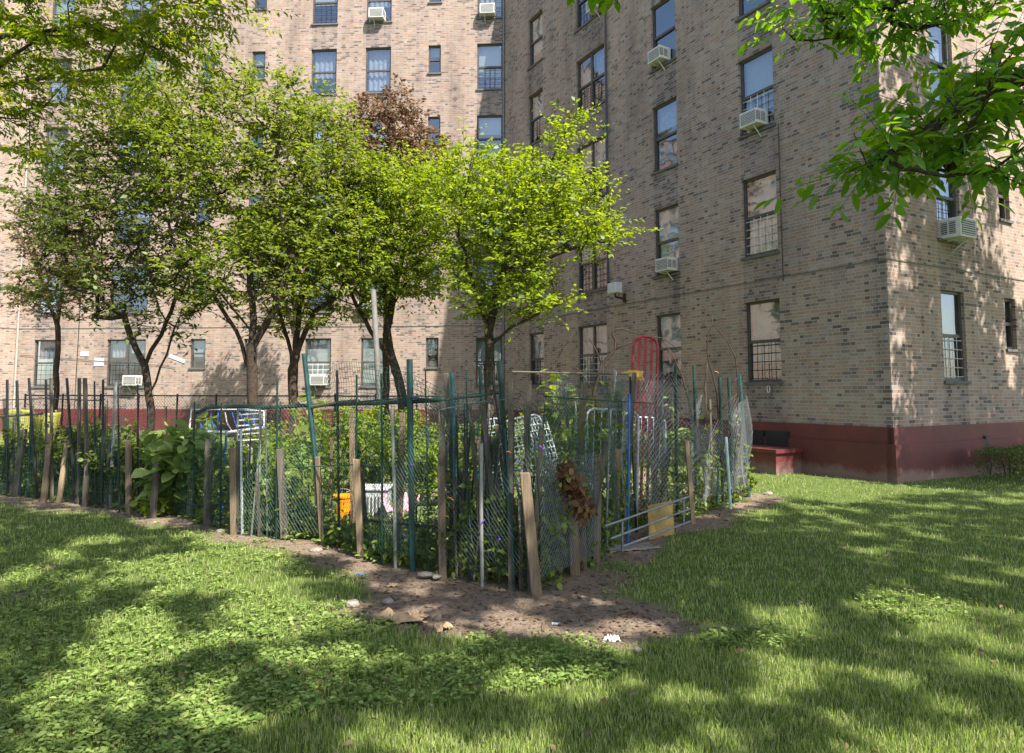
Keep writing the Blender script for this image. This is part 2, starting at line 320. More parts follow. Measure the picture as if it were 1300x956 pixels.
# windows
wr=random.Random(3)
def window(F,a,b,z0,z1,double,guard,blind,split=True,open_low=0.):
    fr=MB(); t=.055; D0,D1=-.16,-.07
    fbox(fr,F,a,a+t,D0,D1,z0,z1); fbox(fr,F,b-t,b,D0,D1,z0,z1)
    fbox(fr,F,a+t,b-t,D0,D1,z1-t,z1); fbox(fr,F,a+t,b-t,D0,D1,z0,z0+t)
    zm=z0+(z1-z0)*.5
    parts=[(a+t,b-t)]
    if double:
        c=(a+b)/2; fbox(fr,F,c-.04,c+.04,D0,D1,z0+t,z1-t); parts=[(a+t,c-.04),(c+.04,b-t)]
    for (p,q) in parts: fbox(fr,F,p,q,-.125,-.075,zm-.032,zm+.032)
    o=fr.build('window',M_frame,bld,loc=F.P((a+b)/2,0,z0))
    g=MB()
    for (p,q) in parts:
        zz=[(z0+t,zm-.022,-.118),(zm+.022,z1-t,-.098)]
        for (c0,c1,out) in zz: g.quad(F.P(p,out,c0),F.P(q,out,c0),F.P(q,out,c1),F.P(p,out,c1))
    oo=g.build('pane',M_glass,None,loc=F.P((a+b)/2,0,z0)); oo.parent=o; oo.matrix_parent_inverse=Matrix.Translation(-o.location)
    def sub(m,name,mat):
        x=m.build(name,mat,None,loc=F.P((a+b)/2,0,z0)); x.parent=o; x.matrix_parent_inverse=Matrix.Translation(-o.location); return x
    s=MB(); fbox(s,F,a-.04,b+.04,-.155,.045,z0-.06,z0-.003); sub(s,'sill',M_sill)
    if blind>0:
        bm=MB(); mt=M_blind if wr.random()<.6 else M_curt
        for (p,q) in parts:
            hb=blind*(.75+.5*wr.random()); zb=z1-t-(z1-z0-2*t)*min(1,hb)
            if mt is M_curt:
                n=26
                for i in range(n):
                    x0=p+(q-p)*i/n; x1=p+(q-p)*(i+1)/n; w0=.02*math.sin(i*1.1); w1=.02*math.sin((i+1)*1.1)
                    bm.quad(F.P(x0,-.23+w0,zb),F.P(x1,-.23+w1,zb),F.P(x1,-.23+w1,z1),F.P(x0,-.23+w0,z1))
            else:
                fbox(bm,F,p-.02,q+.02,-.215,-.21,zb,z1)
        sub(bm,'blind' if mt is M_blind else 'curtain',mt)
    if guard:
        gm=MB(); zt=z0+(z1-z0)*(.46)
        for (p,q) in parts:
            for k in range(5):
                z=z0+.08+(zt-z0-.1)*k/4; gm.tube([F.P(p,-.055,z),F.P(q,-.055,z)],.007,4)
            for k in (0.28,.5,.72): gm.tube([F.P(p+(q-p)*k,-.048,z0+.05),F.P(p+(q-p)*k,-.048,zt+.04)],.007,4)
        sub(gm,'window_guard',M_black if wr.random()<.75 else M_ac)
    return o
for F in (FA,FB,FE,FL):
    for ci,(a,b,h,db) in enumerate(columns(F)):
        for k in range(6):
            if F is FE and ci==3 and k>3: continue
            blind=wr.choice([.5,.45,.9,.35,.6,.5]) if h>1.5 else wr.choice([0,.4,.5])
            if F is FB and ci==3: blind=[.93,.9,.5,.5,.5,.5][k]
            if F is FB and ci==2: blind=[.5,.75,.45,0,.4,.4][k]
            if F is FE and ci==0: blind=[.55,.8,.4,.4,.4,.4][k]
            if F is FA and ci==7: blind=.5
            window(F,a,b,fl(k)-h,fl(k),db,h>1.5 and wr.random()<.62 and not(F is FB and ci==2),blind)
# window wells / vents / base details
mb=MB(); fbox(mb,FB,10.35,12.35,.08,.82,-.1,.42); fbox(mb,FB,10.3,12.4,.075,.87,.42,.49)
mb.build('window_well',M_red,bld)
mb=MB()
for (a,b) in ((10.9,11.45),(11.5,12.05)):
    fbox(mb,FB,a,b,.04,.09,.5,.80)
    for k in range(6): fbox(mb,FB,a+.02,b-.02,.085,.10,.52+k*.047,.54+k*.047)
mb.build('vent_grille',M_black,bld)
# ---------------- fittings fixed on the walls (own things)
def ac(F,u,z,label,w=.47,h=.33,dep=.28,bracket=True):
    t=thing('air_conditioner',label,'air conditioner',F.P(u,0,z),group='window air conditioners')
    b=MB(); fbox(b,F,u-w/2,u+w/2,-.1,dep,z,z+h); o=b.build('casing',M_ac,t)
    mod=o.modifiers.new('bevel','BEVEL'); mod.width=.012; mod.segments=2
    g=MB(); fbox(g,F,u-w/2+.04,u+w/2-.04,dep-.004,dep+.004,z+.04,z+h-.04,0)
    for k in range(7): zz=z+.06+k*(h-.12)/6; fbox(g,F,u-w/2+.04,u+w/2-.04,dep+.004,dep+.010,zz-.006,zz+.006,1)
    for sgn in (-1,1):
        uu=u+sgn*(w/2); 
        for k in range(2):
            o0=.02+k*.15; fbox(g,F,uu-.004,uu+.004,o0,o0+.12,z+.07,z+h-.07,0)
            for q in range(6): zz=z+.09+q*(h-.18)/5; fbox(g,F,uu-.007,uu+.007,o0,o0+.12,zz-.005,zz+.005,1)
    g.build('grille',[M_acg,M_ac],t)
    if bracket:
        k=MB(); k.tube([F.P(u+.1,.0,z-.22),F.P(u+.1,dep*.8,z-.01)],.014,5); k.tube([F.P(u-.12,.0,z-.03),F.P(u-.12,dep*.9,z-.015)],.014,5); k.build('bracket',M_ac,t)
    return t
AH=1.75
ac(FB,11.42,fl(2)-AH+.06,'white window air conditioner in the shaded wall, third floor, nearest the right corner')
ac(FB,8.45,fl(3)-AH+.06,'white window air conditioner, highest one fully in view on the shaded wall')
ac(FB,8.62,fl(1)-AH+.05,'white air conditioner with a loose prop, above the red lounger on the shaded wall')
ac(FB,5.75,fl(4)-AH+.05,'white air conditioner cut by the top edge of the photo, beside the vertical pipe')
ac(FE,2.05,fl(1)-AH-.02,'white window air conditioner on the sun-dappled end wall right of the corner',w=.56,h=.38,dep=.38)
ac(FA,13.80,fl(0)-AH+.03,'white air conditioner in the ground floor double window behind the leftmost tree',w=.54,h=.37)
ac(FA,6.75,fl(0)-AH+.03,'white air conditioner in the ground floor window behind the leaning green post',w=.54,h=.37)
ac(FA,.62,fl(5)-AH+.03,'white air conditioner cut by the top edge, by the inner corner of the walls',w=.56,h=.38)
ac(FA,4.8,fl(5)-AH+.03,'white air conditioner at the top edge of the sunlit wall behind hanging leaves',w=.56,h=.38)
ac(FA,5.05,fl(1)-AH+.03,'white air conditioner half hidden by the tree above the pale pole',w=.5,h=.38)
ac(FA,13.85,fl(4)-AH+.03,'white air conditioner in the fifth floor double window behind upper left foliage',w=.54,h=.37)
t=thing('wall_light','white box shaped light on a dark bracket below a second floor window','wall light',FB.P(6.82,0,4.2))
b=MB(); fbox(b,FB,6.64,7.0,.22,.46,4.27,4.56); o=b.build('housing',M_white,t); md=o.modifiers.new('b','BEVEL'); md.width=.015
b=MB(); fbox(b,FB,6.78,6.87,.0,.04,4.05,4.3); b.tube([FB.P(6.825,.02,4.15),FB.P(6.825,.32,4.18),FB.P(6.825,.34,4.29)],.03,6); b.build('bracket',M_black,t)
def cable(F,pts,r,label,mat,name='wall_cable',cat='cable'):
    b=MB(); b.tube([F.P(u,.03 if r<.02 else .05,z) for u,z in pts],r,6); o=b.build(name,mat); return tag(o,label,cat)
cable(FB,[(6.17,17.3),(6.15,12),(6.16,8),(6.15,4.6)],.028,'dark blue vertical pipe running down the shaded brick wall',simple('pipe_blue',(.03,.035,.055),.5),'drain_pipe','pipe')
cable(FB,[(12.0,fl(2)-1.8),(12.0,5.5),(12.01,3.9)],.009,'thin black cable hanging down beside the windows nearest the corner',M_black)
cable(FA,[(.03,17.3),(.03,9),(.03,1.)],.035,'grey pipe standing in the inner corner where two walls meet',simple('pipe_grey',(.16,.16,.17),.5),'drain_pipe','pipe')
cable(FA,[(16.0,9),(16.02,4),(16.05,1.)],.012,'thin dark cable down the sunlit wall, left of the double window',M_black)
cable(FA,[(18.42,17),(18.42,9),(18.42,1.)],.03,'pale pipe at the far left corner of the sunlit wall',simple('pipe_pale',(.40,.36,.32),.6),'drain_pipe','pipe')
cable(FA,[(18.3,3.0),(15,2.75),(13,2.62),(12.2,2.5)],.008,'sagging black wire strung across the sunlit wall at far left',M_black)
cable(FE,[(2.95,.75),(2.95,.3),(2.93,0)],.05,'short grey standpipe at the foot of the end wall beside the hedge',simple('pipe_lead',(.07,.075,.08),.4,metal=.4),'standpipe','pipe')
def sign(F,u0,u1,z0,z1,label,mat,name='notice',tilt=0.):
    b=MB(); c=F.P((u0+u1)/2,.012,(z0+z1)/2); w=(u1-u0)/2; h=(z1-z0)/2
    ca,sa=math.cos(tilt),math.sin(tilt); X=F.d*ca+Vector((0,0,sa)); Z=-F.d*sa+Vector((0,0,ca))
    b.box(c-X*w-Z*h-F.n*.008,X*2*w,Z*2*h,F.n*.014); return tag(b.build(name,mat),label,'notice')
sign(FA,15.6,15.92,2.95,3.12,'small blue and white notice on the sunlit wall',simple('notice_blue',(.30,.42,.65),.5,var=.5,scale=16,bump=0,col2=(.7,.7,.7)))
sign(FA,15.0,15.38,2.58,2.88,'blank square white notice on the sunlit wall left of the double window',M_white)
sign(FA,11.85,12.5,2.78,2.92,'tilted white paper strip on the sunlit wall beside a small window',M_white,tilt=.35)
b=MB(); pts=[FB.P(11.55+.035*math.cos(a),.015,1.67+.075*math.sin(a)) for a in np.linspace(0,2*math.pi,17)]
b.tube(pts,.013,5); tag(b.build('number_marking',M_white),'white zero painted under the ground floor window nearest the corner','marking')
# ------------------------------------------------------------------ ground
FENCE_F=[ground(*p) for p in ((-140,612),(15,630),(75,637),(165,650),(215,650),(265,667),(300,680),(361,687),(411,690),(459,707),(503,720),(524,723),(561,731),(612,740),(681,752))]
FENCE_S=[ground(*p) for p in ((681,752),(730,729),(757,714),(782,690),(800,672),(832,668),(862,662),(882,662),(905,648),(928,645),(950,630))]
def segd(P,a,b):
    a=np.array([a.x,a.y]);b=np.array([b.x,b.y]); ab=b-a; t=np.clip(((P-a)@ab)/(ab@ab),0,1); return np.linalg.norm(P-(a+t[:,None]*ab),axis=1)
def fencedist(P):
    d=np.full(len(P),99.)
    pl=FENCE_F+FENCE_S[1:]
    for a,b in zip(pl[:-1],pl[1:]): d=np.minimum(d,segd(P,a,b))
    return d
poly=[(p.x,p.y) for p in FENCE_F+FENCE_S[1:]]+[(2.6,14.2),(-3,15.2),(-12,15.8)]
def inside(P):
    x,y=P[:,0],P[:,1]; r=np.zeros(len(P),bool); j=len(poly)-1
    for i in range(len(poly)):
        xi,yi=poly[i];xj,yj=poly[j]
        c=((yi>y)!=(yj>y))&(x<(xj-xi)*(y-yi)/((yj-yi) or 1e-9)+xi); r^=c; j=i
    return r
def vnoise(P,s,seed):
    q=P*s; g=np.random.default_rng(seed).random((256,256)); i=np.floor(q).astype(int); f=q-i; f=f*f*(3-2*f)
    a=g[i[:,0]%256,i[:,1]%256];b=g[(i[:,0]+1)%256,i[:,1]%256];c=g[i[:,0]%256,(i[:,1]+1)%256];d=g[(i[:,0]+1)%256,(i[:,1]+1)%256]
    return (a*(1-f[:,0])+b*f[:,0])*(1-f[:,1])+(c*(1-f[:,0])+d*f[:,0])*f[:,1]
def dirt(P):
    """1 = bare earth, 0 = grown over"""
    n=vnoise(P,1.1,1)*.55+vnoise(P,3.1,2)*.3+vnoise(P,9,3)*.15
    d=fencedist(P); ins=inside(P)
    near=np.clip(1.25-d/np.where(P[:,0]<-2.5,.70,.75),0,1)
    # worn strip in front of the corner
    cx=np.exp(-(((P[:,0]-.1)/1.65)**2+((P[:,1]-5.1)/.72)**2)*1.1)
    v=np.maximum(near,cx*1.25)+(n-.5)*1.5
    v=np.where(P[:,1]<4.6,v-.1,v)-np.clip((P[:,0]-.9)*1.2,0,.9)*(d>.5)
    v=v+.55*np.clip((vnoise(P,.75,8)*.6+vnoise(P,2.7,9)*.4-.60)*4,0,1)
    v=np.clip((v-.42)*2.4,0,1); v=np.where(ins,np.clip(.75+(n-.5),0,1),v); return v
def gz(P):
    return (vnoise(P,.7,5)-.5)*.05+(vnoise(P,3.,6)-.5)*.018
def grid(x0,x1,y0,y1,st):
    nx=int((x1-x0)/st)+1; ny=int((y1-y0)/st)+1
    X,Y=np.meshgrid(np.linspace(x0,x1,nx),np.linspace(y0,y1,ny)); P=np.stack([X.ravel(),Y.ravel()],1)
    i=np.arange(nx*ny).reshape(ny,nx); F=np.stack([i[:-1,:-1].ravel(),i[:-1,1:].ravel(),i[1:,1:].ravel(),i[1:,:-1].ravel()],1); return P,F
def axis(lo,a,b,hi,st):
    out=[b]; s=st
    while out[-1]<hi: s*=1.35; out.append(out[-1]+s)
    inn=list(np.arange(a,b,st)); left=[a]; s=st
    while left[-1]>lo: s*=1.35; left.append(left[-1]-s)
    return np.array(sorted(set(left[1:]+inn+out)))
xs=axis(-300,-12.,12.5,300,.09); ys=axis(-300,.0,17.5,300,.09)
X,Y=np.meshgrid(xs,ys); P=np.stack([X.ravel(),Y.ravel()],1); nx,ny=len(xs),len(ys)
i=np.arange(nx*ny).reshape(ny,nx); Fc=np.stack([i[:-1,:-1].ravel(),i[:-1,1:].ravel(),i[1:,1:].ravel(),i[1:,:-1].ravel()],1)
fade=np.clip((20-np.maximum(np.abs(P[:,0]),np.abs(P[:,1]-8)))/6,0,1)
Z=gz(P)*fade; dm=dirt(P)
mg,n,b=newmat('lawn_ground'); N=n.nodes.new; L=n.links.new
tc=N('ShaderNodeTexCoord'); n1=N('ShaderNodeTexNoise'); n1.inputs['Scale'].default_value=7; n1.inputs['Detail'].default_value=10; n1.inputs['Roughness'].default_value=.75; L(tc.outputs['Object'],n1.inputs['Vector'])
rg=ramp(n,[(.3,(.05,.07,.02)),(.5,(.09,.13,.03)),(.7,(.16,.17,.06))]); L(n1.outputs[0],rg.inputs[0])
n2=N('ShaderNodeTexNoise'); n2.inputs['Scale'].default_value=26; n2.inputs['Detail'].default_value=10; n2.inputs['Roughness'].default_value=.8; L(tc.outputs['Object'],n2.inputs['Vector'])
rd=ramp(n,[(.28,(.08,.055,.04)),(.5,(.21,.155,.112)),(.64,(.31,.235,.175)),(.8,(.46,.37,.29))]); L(n2.outputs[0],rd.inputs[0])
at_=N('ShaderNodeAttribute'); at_.attribute_name='dirt'
mm=N('ShaderNodeMath'); mm.operation='ADD'; L(at_.outputs['Fac'],mm.inputs[0]); m3=N('ShaderNodeMath'); m3.operation='MULTIPLY_ADD'; L(n2.outputs[0],m3.inputs[0]); m3.inputs[1].default_value=.9; m3.inputs[2].default_value=-.45; L(m3.outputs[0],mm.inputs[1]); mm.use_clamp=True
mx=N('ShaderNodeMix'); mx.data_type='RGBA'; L(mm.outputs[0],mx.inputs[0]); L(rg.outputs[0],mx.inputs[6]); L(rd.outputs[0],mx.inputs[7]); L(mx.outputs[2],b.inputs['Base Color'])
b.inputs['Roughness'].default_value=.95; b.inputs['Specular IOR Level'].default_value=.1
bp=N('ShaderNodeBump'); bp.inputs['Strength'].default_value=.9; bp.inputs['Distance'].default_value=.03; L(n2.outputs[0],bp.inputs['Height']); L(bp.outputs[0],b.inputs['Normal'])
go=npmesh('ground',np.column_stack([P,Z]),Fc,mg,smooth=True); tag(go,kind='structure')
ca=go.data.attributes.new('dirt','FLOAT','POINT'); ca.data.foreach_set('value',dm.astype('f'))
def bldmask(P):
    """True on open ground (not inside the building)"""
    r=np.ones(len(P),bool)
    for F in (FB,FE,FA,FL): pass
    q=P-np.array([O0.x,O0.y]); 
    inB=(q@np.array([nB.x,nB.y])<.1)&(q@np.array([nE.x,nE.y])<.1)
    q2=P-np.array([C0.x,C0.y]); inA=(q2@np.array([nA.x,nA.y])<.1)
    return ~(inB|inA)
# ------------------------------------------------------------------ grass + weeds
def scatter(n,near=3.0,far=14.,half=.86,seed=1):
    """ground points, denser near the place the photographer stood"""
    g=np.random.default_rng(seed); t=g.random(n); Y=1/(1/near*(1-t)+1/far*t); Xx=(g.random(n)*2-1)*half*Y*1.0+0
    return np.stack([Xx,Y],1)
def blades(P,h,wd,name,mat,seed,lean=.5):
    g=np.random.default_rng(seed); n=len(P); z=gz(P)
    th=g.random(n)*2*np.pi; hh=h*(.5+g.random(n)); ln=lean*hh*(.2+g.random(n)); la=g.random(n)*2*np.pi
    ww=wd*(.6+.8*g.random(n))*np.clip(P[:,1]/5.5,.75,2.2)
    b0=np.column_stack([P[:,0]-np.cos(th)*ww,P[:,1]-np.sin(th)*ww,z-.01]); b1=np.column_stack([P[:,0]+np.cos(th)*ww,P[:,1]+np.sin(th)*ww,z-.01])
    mx_=np.column_stack([P[:,0]+np.cos(la)*ln*.35,P[:,1]+np.sin(la)*ln*.35,z+hh*.6]); tp=np.column_stack([P[:,0]+np.cos(la)*ln,P[:,1]+np.sin(la)*ln,z+hh*.95])
    off=np.column_stack([np.cos(th)*ww*.7,np.sin(th)*ww*.7,np.zeros(n)])
    V=np.stack([b0,b1,mx_+off,tp,mx_-off],1).reshape(-1,3); F=np.arange(n*5).reshape(n,5)
    return npmesh(name,V,F,mat)
P=scatter(360000,2.2,15.5,1.08,11)
tall=vnoise(P,.6,21)
keep=(rng.random(len(P))>dirt(P)*1.02+ (vnoise(P,2.3,22)>.72)*.35)&bldmask(P)&~inside(P)
P=P[keep]
o=blades(P,.037,.0022,'grass',M_grass,5); tag(o,'short uneven lawn grass with sun and shade patches','grass',kind='stuff')
def leaves_np(pos,dirv,nrm,ln,wd,bend=.15,shape=1):
    """one leaf (4 or 8 verts) at each pos; returns V,F"""
    n=len(pos); d=dirv/np.linalg.norm(dirv,axis=1,keepdims=True); s=np.cross(d,nrm); s/=np.linalg.norm(s,axis=1,keepdims=True)+1e-9; u=np.cross(s,d)
    ln=ln[:,None]; wd=wd[:,None]
    if shape==1:
        V=np.stack([pos,pos+d*ln*.45+s*wd*.5+u*ln*.05,pos+d*ln-u*ln*bend,pos+d*ln*.45-s*wd*.5+u*ln*.05],1).reshape(-1,3)
        return V,np.arange(n*4).reshape(n,4)
    # folded leaf: two 5-gons sharing the midrib -> 2 quads each side simplified into 2 pentagons
    mid=pos+d*ln*.5-u*ln*.04; tip=pos+d*ln-u*ln*bend
    a=pos+d*ln*.22+s*wd*.38+u*wd*.10; b=pos+d*ln*.55+s*wd*.5+u*wd*.12-u*ln*bend*.2; c=pos+d*ln*.82+s*wd*.27-u*ln*bend*.5
    a2=pos+d*ln*.22-s*wd*.38+u*wd*.10; b2=pos+d*ln*.55-s*wd*.5+u*wd*.12-u*ln*bend*.2; c2=pos+d*ln*.82-s*wd*.27-u*ln*bend*.5
    V=np.stack([pos,a,b,c,tip,mid,a2,b2,c2],1).reshape(-1,3); k=np.arange(n)[:,None]*9
    F1=k+np.array([[0,1,2,5]]);F2=k+np.array([[5,2,3,4]]);F3=k+np.array([[5,7,6,0]]);F4=k+np.array([[4,8,7,5]])
    return V,np.concatenate([F1,F2,F3,F4])
def rdir(g,n):
    v=g.normal(size=(n,3)); return v/np.linalg.norm(v,axis=1,keepdims=True)
def weeds(npl,seed,name,label,mat,near,far,size,mask):
    g=np.random.default_rng(seed); P=scatter(npl,near,far,.95,seed); P=P[mask(P,g)]
    k=7; C=np.repeat(P,k,0); n=len(C); a=g.random(n)*2*np.pi; r=size*(.1+.9*g.random(n)); z=gz(C)+.012+.035*g.random(n)
    sc=np.repeat(np.clip(.6+.9*g.random(len(P)),.5,1.6),k)
    pos=np.column_stack([C[:,0]+np.cos(a)*r*.5*sc,C[:,1]+np.sin(a)*r*.5*sc,z]); d=np.column_stack([np.cos(a),np.sin(a),g.random(n)*.5-.05]); nr=np.column_stack([g.normal(size=n)*.3,g.normal(size=n)*.3,np.ones(n)])
    V,F=leaves_np(pos,d,nr,size*sc*(.6+.7*g.random(n)),size*.7*sc*(.6+.5*g.random(n)),.1,2)
    return tag(npmesh(name,V,F,mat),label,'ground cover',kind='stuff')
weeds(23000,31,'ground_cover','low broad leaved weeds spreading through the lawn',LF['weed'],2.3,12,.026,
      lambda P,g:(g.random(len(P))>dirt(P)*.93)&bldmask(P)&~inside(P)&(g.random(len(P))<.24+.6*vnoise(P,.9,23)*vnoise(P,2.2,24)*2.)&((P[:,1]<7.5)|(g.random(len(P))<.5)))
weeds(9000,33,'undergrowth','dense low green undergrowth between the garden beds',LF['weed'],5.5,16,.075,
      lambda P,g:inside(P)&(P[:,1]>6.6)&(g.random(len(P))>.25))
# ------------------------------------------------------------------ trees
def tree(name,label,cat,trunk,ells,ntips,leaf,leafn,leaflen,leafw,rmin=.006,seed=0,spray=.42,shape=1,droop=.25,group=None,minsep=.25,trunkr=None,expo=.47,bark=None,nsub=4,sidetip=.5):
    """trunk: list of polylines, each [(point)...], 2nd.. start on the first; ells: [(centre,(rx,ry,rz),weight)]"""
    g=np.random.default_rng(seed); base=Vector(trunk[0][0])
    t=thing(name,label,cat,base,group)
    nodes=[];par=[]
    def add(p,pa): nodes.append(np.array(p,float)); par.append(pa); return len(nodes)-1
    def line(pts,start=-1):
        last=start
        for j,p in enumerate(pts):
            p=np.array(p,float)
            if last>=0:
                q=nodes[last]; k=max(1,int(np.linalg.norm(p-q)/.25))
                for s in range(1,k+1): last=add(q+(p-q)*s/k+ (g.normal(size=3)*.012 if s<k else 0),last)
            else: last=add(p,-1)
        return last
    line(trunk[0])
    for br in trunk[1:]:
        A=np.array(nodes); s=int(np.argmin(np.linalg.norm(A-np.array(br[0]),axis=1))); line(br[1:],s)
    W=np.array([e[2] for e in ells],float); W/=W.sum(); tips=[]; tries=0
    while len(tips)<ntips and tries<ntips*30:
        tries+=1; e=ells[g.choice(len(ells),p=W)]; v=g.normal(size=3); v/=np.linalg.norm(v); r=g.random()**.42
        p=np.array(e[0])+v*r*np.array(e[1])
        if tips and min(np.linalg.norm(p-q) for q in tips)<minsep: continue
        tips.append(p)
    tips=np.array(tips); order=[]; A=np.array(nodes); dd=np.min(np.linalg.norm(tips[:,None]-A[None],axis=2),axis=1)
    tipnode=[]
    for ti in np.argsort(dd):
        p=tips[ti]; A=np.array(nodes); v=p-A; dist=np.linalg.norm(v,axis=1)
        cost=dist*(1+.9*np.clip(.35-v[:,2]/(dist+1e-6),0,1.2)); cost[0:3]+=5
        s=int(np.argmin(cost)); q=nodes[s]; L=np.linalg.norm(p-q); k=max(1,int(L/.22)); last=s
        bow=np.array([0,0,-.10*L]); 
        for j in range(1,k+1):
            f=j/k; last=add(q+(p-q)*f+bow*math.sin(math.pi*f)+(g.normal(size=3)*.02*L if j<k else 0),last)
        tipnode.append(last)
    cnt=np.zeros(len(nodes)); 
    for x in tipnode: cnt[x]+=1
    for x in range(len(nodes)-1,0,-1): cnt[par[x]]+=cnt[x]
    cnt=np.maximum(cnt,.6); rad=rmin*cnt**expo
    if trunkr: rad*= 1; sc=trunkr/rad[0]; rad=np.where(cnt>2,rmin+(rad-rmin)*(trunkr-rmin)/(rad[0]-rmin),rad)
    # tubes: chains
    kids=[[] for _ in nodes]
    for x in range(1,len(nodes)):
        if par[x]>=0: kids[par[x]].append(x)
    tr=MB(); br=MB(); stack=[(0,-1)]
    while stack:
        x,pa=stack.pop(); chain=[x]; 
        while kids[chain[-1]]:
            c=sorted(kids[chain[-1]],key=lambda k:-cnt[k]); 
            for o in c[1:]: stack.append((o,chain[-1]))
            chain.append(c[0])
        pts=([nodes[pa]] if pa>=0 else [])+[nodes[c] for c in chain]
        rr=([min(rad[chain[0]],rad[pa])] if pa>=0 else [])+[rad[c] for c in chain]
        if pa<0: rr[0]*=1.25
        if len(pts)<2: continue
        (tr if pa<0 else br).tube(pts,rr,8 if rr[0]>.04 else (5 if rr[0]>.012 else 3),cap=False)
    tr.build('trunk',bark or M_bark,t,smooth=True); br.build('branch',bark or M_bark,t,smooth=True)
    # leaf sprays
    pos=[];dr=[];nm=[];tw=MB()
    ctr=np.mean(tips,0)
    for x in tipnode:
        p=nodes[x]; out=p-nodes[par[x]]; out/=np.linalg.norm(out)+1e-9
        for s in range(nsub):
            d=out*.8+g.normal(size=3)*.65; d[2]=d[2]*.6+.12; d/=np.linalg.norm(d); ln=spray*(.5+.8*g.random())
            st=p-out*spray*.7*g.random(); en=st+d*ln+np.array([0,0,-droop*ln*ln]); md=(st+en)/2+np.array([0,0,.04*ln])
            tw.tube([st,md,en],[rmin*.7,rmin*.5,rmin*.25],3,cap=False)
            m=max(3,int(leafn/nsub)); f=(np.arange(m)+g.random(m))/m; f=f[:,None]
            q=st*(1-f)**2+2*md*f*(1-f)+en*f*f
            sd=np.cross(d,[0,0,1.]); sd/=np.linalg.norm(sd)+1e-9; sg=np.where(np.arange(m)%2==0,1,-1)[:,None]
            ld=d*.55+sd*sg*(.9)+g.normal(size=(m,3))*.35; ld[:,2]-=droop
            pos.append(q+ld*.01); dr.append(ld); nn=g.normal(size=(m,3))*.45; nn[:,2]+=1; nm.append(nn)
    tw.build('twigs',M_twig,t)
    pos=np.concatenate(pos);dr=np.concatenate(dr);nm=np.concatenate(nm); n=len(pos)
    s=.45+.9*g.random(n)**.8; V,F=leaves_np(pos,dr,nm,leaflen*s,leafw*s,.18,shape)
    npmesh('crown',V,F,leaf,t)
    return t
def E(px,py,Y,rpx,rpy,rd,w=1): 
    c=at(px,py,Y); k=Y/FPX; return (tuple(c),(rpx*k,rd,rpy*k),w)
def A(px,py,Y): return tuple(at(px,py,Y))
def G(px,Y,z=0): return ((px-650)/FPX*Y,Y,z)
tree('tree','dark leaved tree with a thin forked trunk, leftmost in the garden','tree',
     [[G(194,13.5),A(192,520,13.5),A(184,465,13.5),A(165,425,13.5),A(150,380,13.3)],[A(186,468,13.5),A(205,425,13.6),A(222,380,13.7)],[A(192,505,13.5),A(212,450,13.4),A(222,415,13.2)]],
     [E(150,300,13.5,110,80,1.8,3),E(110,350,13.3,90,55,1.4,1.6),E(190,220,13.8,95,75,1.6,2),E(120,210,13.8,70,60,1.3,1.4),E(75,270,13.5,50,45,1,.8),E(215,370,13.4,60,60,1.,1),E(150,160,13.8,70,50,1.2,.8)],
     350,LF['dark'],40,.11,.056,spray=.6,seed=1,trunkr=.075,rmin=.005)
tree('tree','tall tree with the thickest trunk, its leafy top rising highest over the garden','tree',
     [[G(322,13),A(321,515,13),A(319,440,13),A(322,405,13),A(318,340,13),A(300,260,13)],[A(321,470,13),A(300,420,13.1),A(268,370,13),A(235,330,12.8)],[A(319,440,13),A(345,400,13),A(372,330,13),A(380,250,13)],[A(320,420,13),A(290,385,12.7),A(260,345,12.4)],[A(370,330,13),A(345,240,12.8),A(355,170,12.8)]],
     [E(300,230,13,105,95,1.7,3),E(345,150,13,60,80,1.1,1.5),E(230,160,13,60,85,1.2,1.4),E(175,130,13.2,60,50,1.1,1.),E(270,100,13.1,50,40,1,.7),E(385,210,13.2,40,65,1,1),E(330,330,12.8,90,60,1.4,1.5),E(255,350,12.6,50,45,1,.6)],
     440,LF['mid'],40,.11,.054,spray=.6,seed=2,trunkr=.105,rmin=.005)
tree('tree','slim multi-stemmed tree close to the right of the thickest trunk','tree',
     [[G(371,14),A(372,510,14),A(370,450,14),A(360,415,14),A(345,370,14)],[A(372,470,14),A(388,420,14),A(400,395,14),A(430,375,14),A(450,340,14)],[A(371,460,14),A(380,390,14.1),A(395,320,14)]],
     [E(400,300,14,85,75,1.4,3),E(450,230,14.2,50,60,1.1,1.2),E(370,390,14,60,40,1,.8),E(410,160,14.2,50,60,1,.8)],
     270,LF['mid'],46,.11,.054,spray=.6,seed=3,trunkr=.09,rmin=.005)
tree('tree','leaning tree behind the pale slanting pole in the middle of the garden','tree',
     [[G(515,14.5),A(510,500,14.5),A(495,455,14.5),A(470,420,14.5),A(445,370,14.3)],[A(500,470,14.5),A(492,410,14.5),A(485,350,14.5)],[A(505,480,14.5),A(490,425,14.6),A(500,370,14.7),A(515,310,14.7)]],
     [E(490,310,14.5,85,75,1.5,3),E(530,250,14.6,70,60,1.3,1.8),E(450,360,14.3,60,45,1,.9),E(540,340,14.5,40,50,1,.6),E(470,240,14.5,50,45,1,.8)],
     360,LF['lime'],48,.10,.052,spray=.58,seed=4,trunkr=.10,rmin=.005)
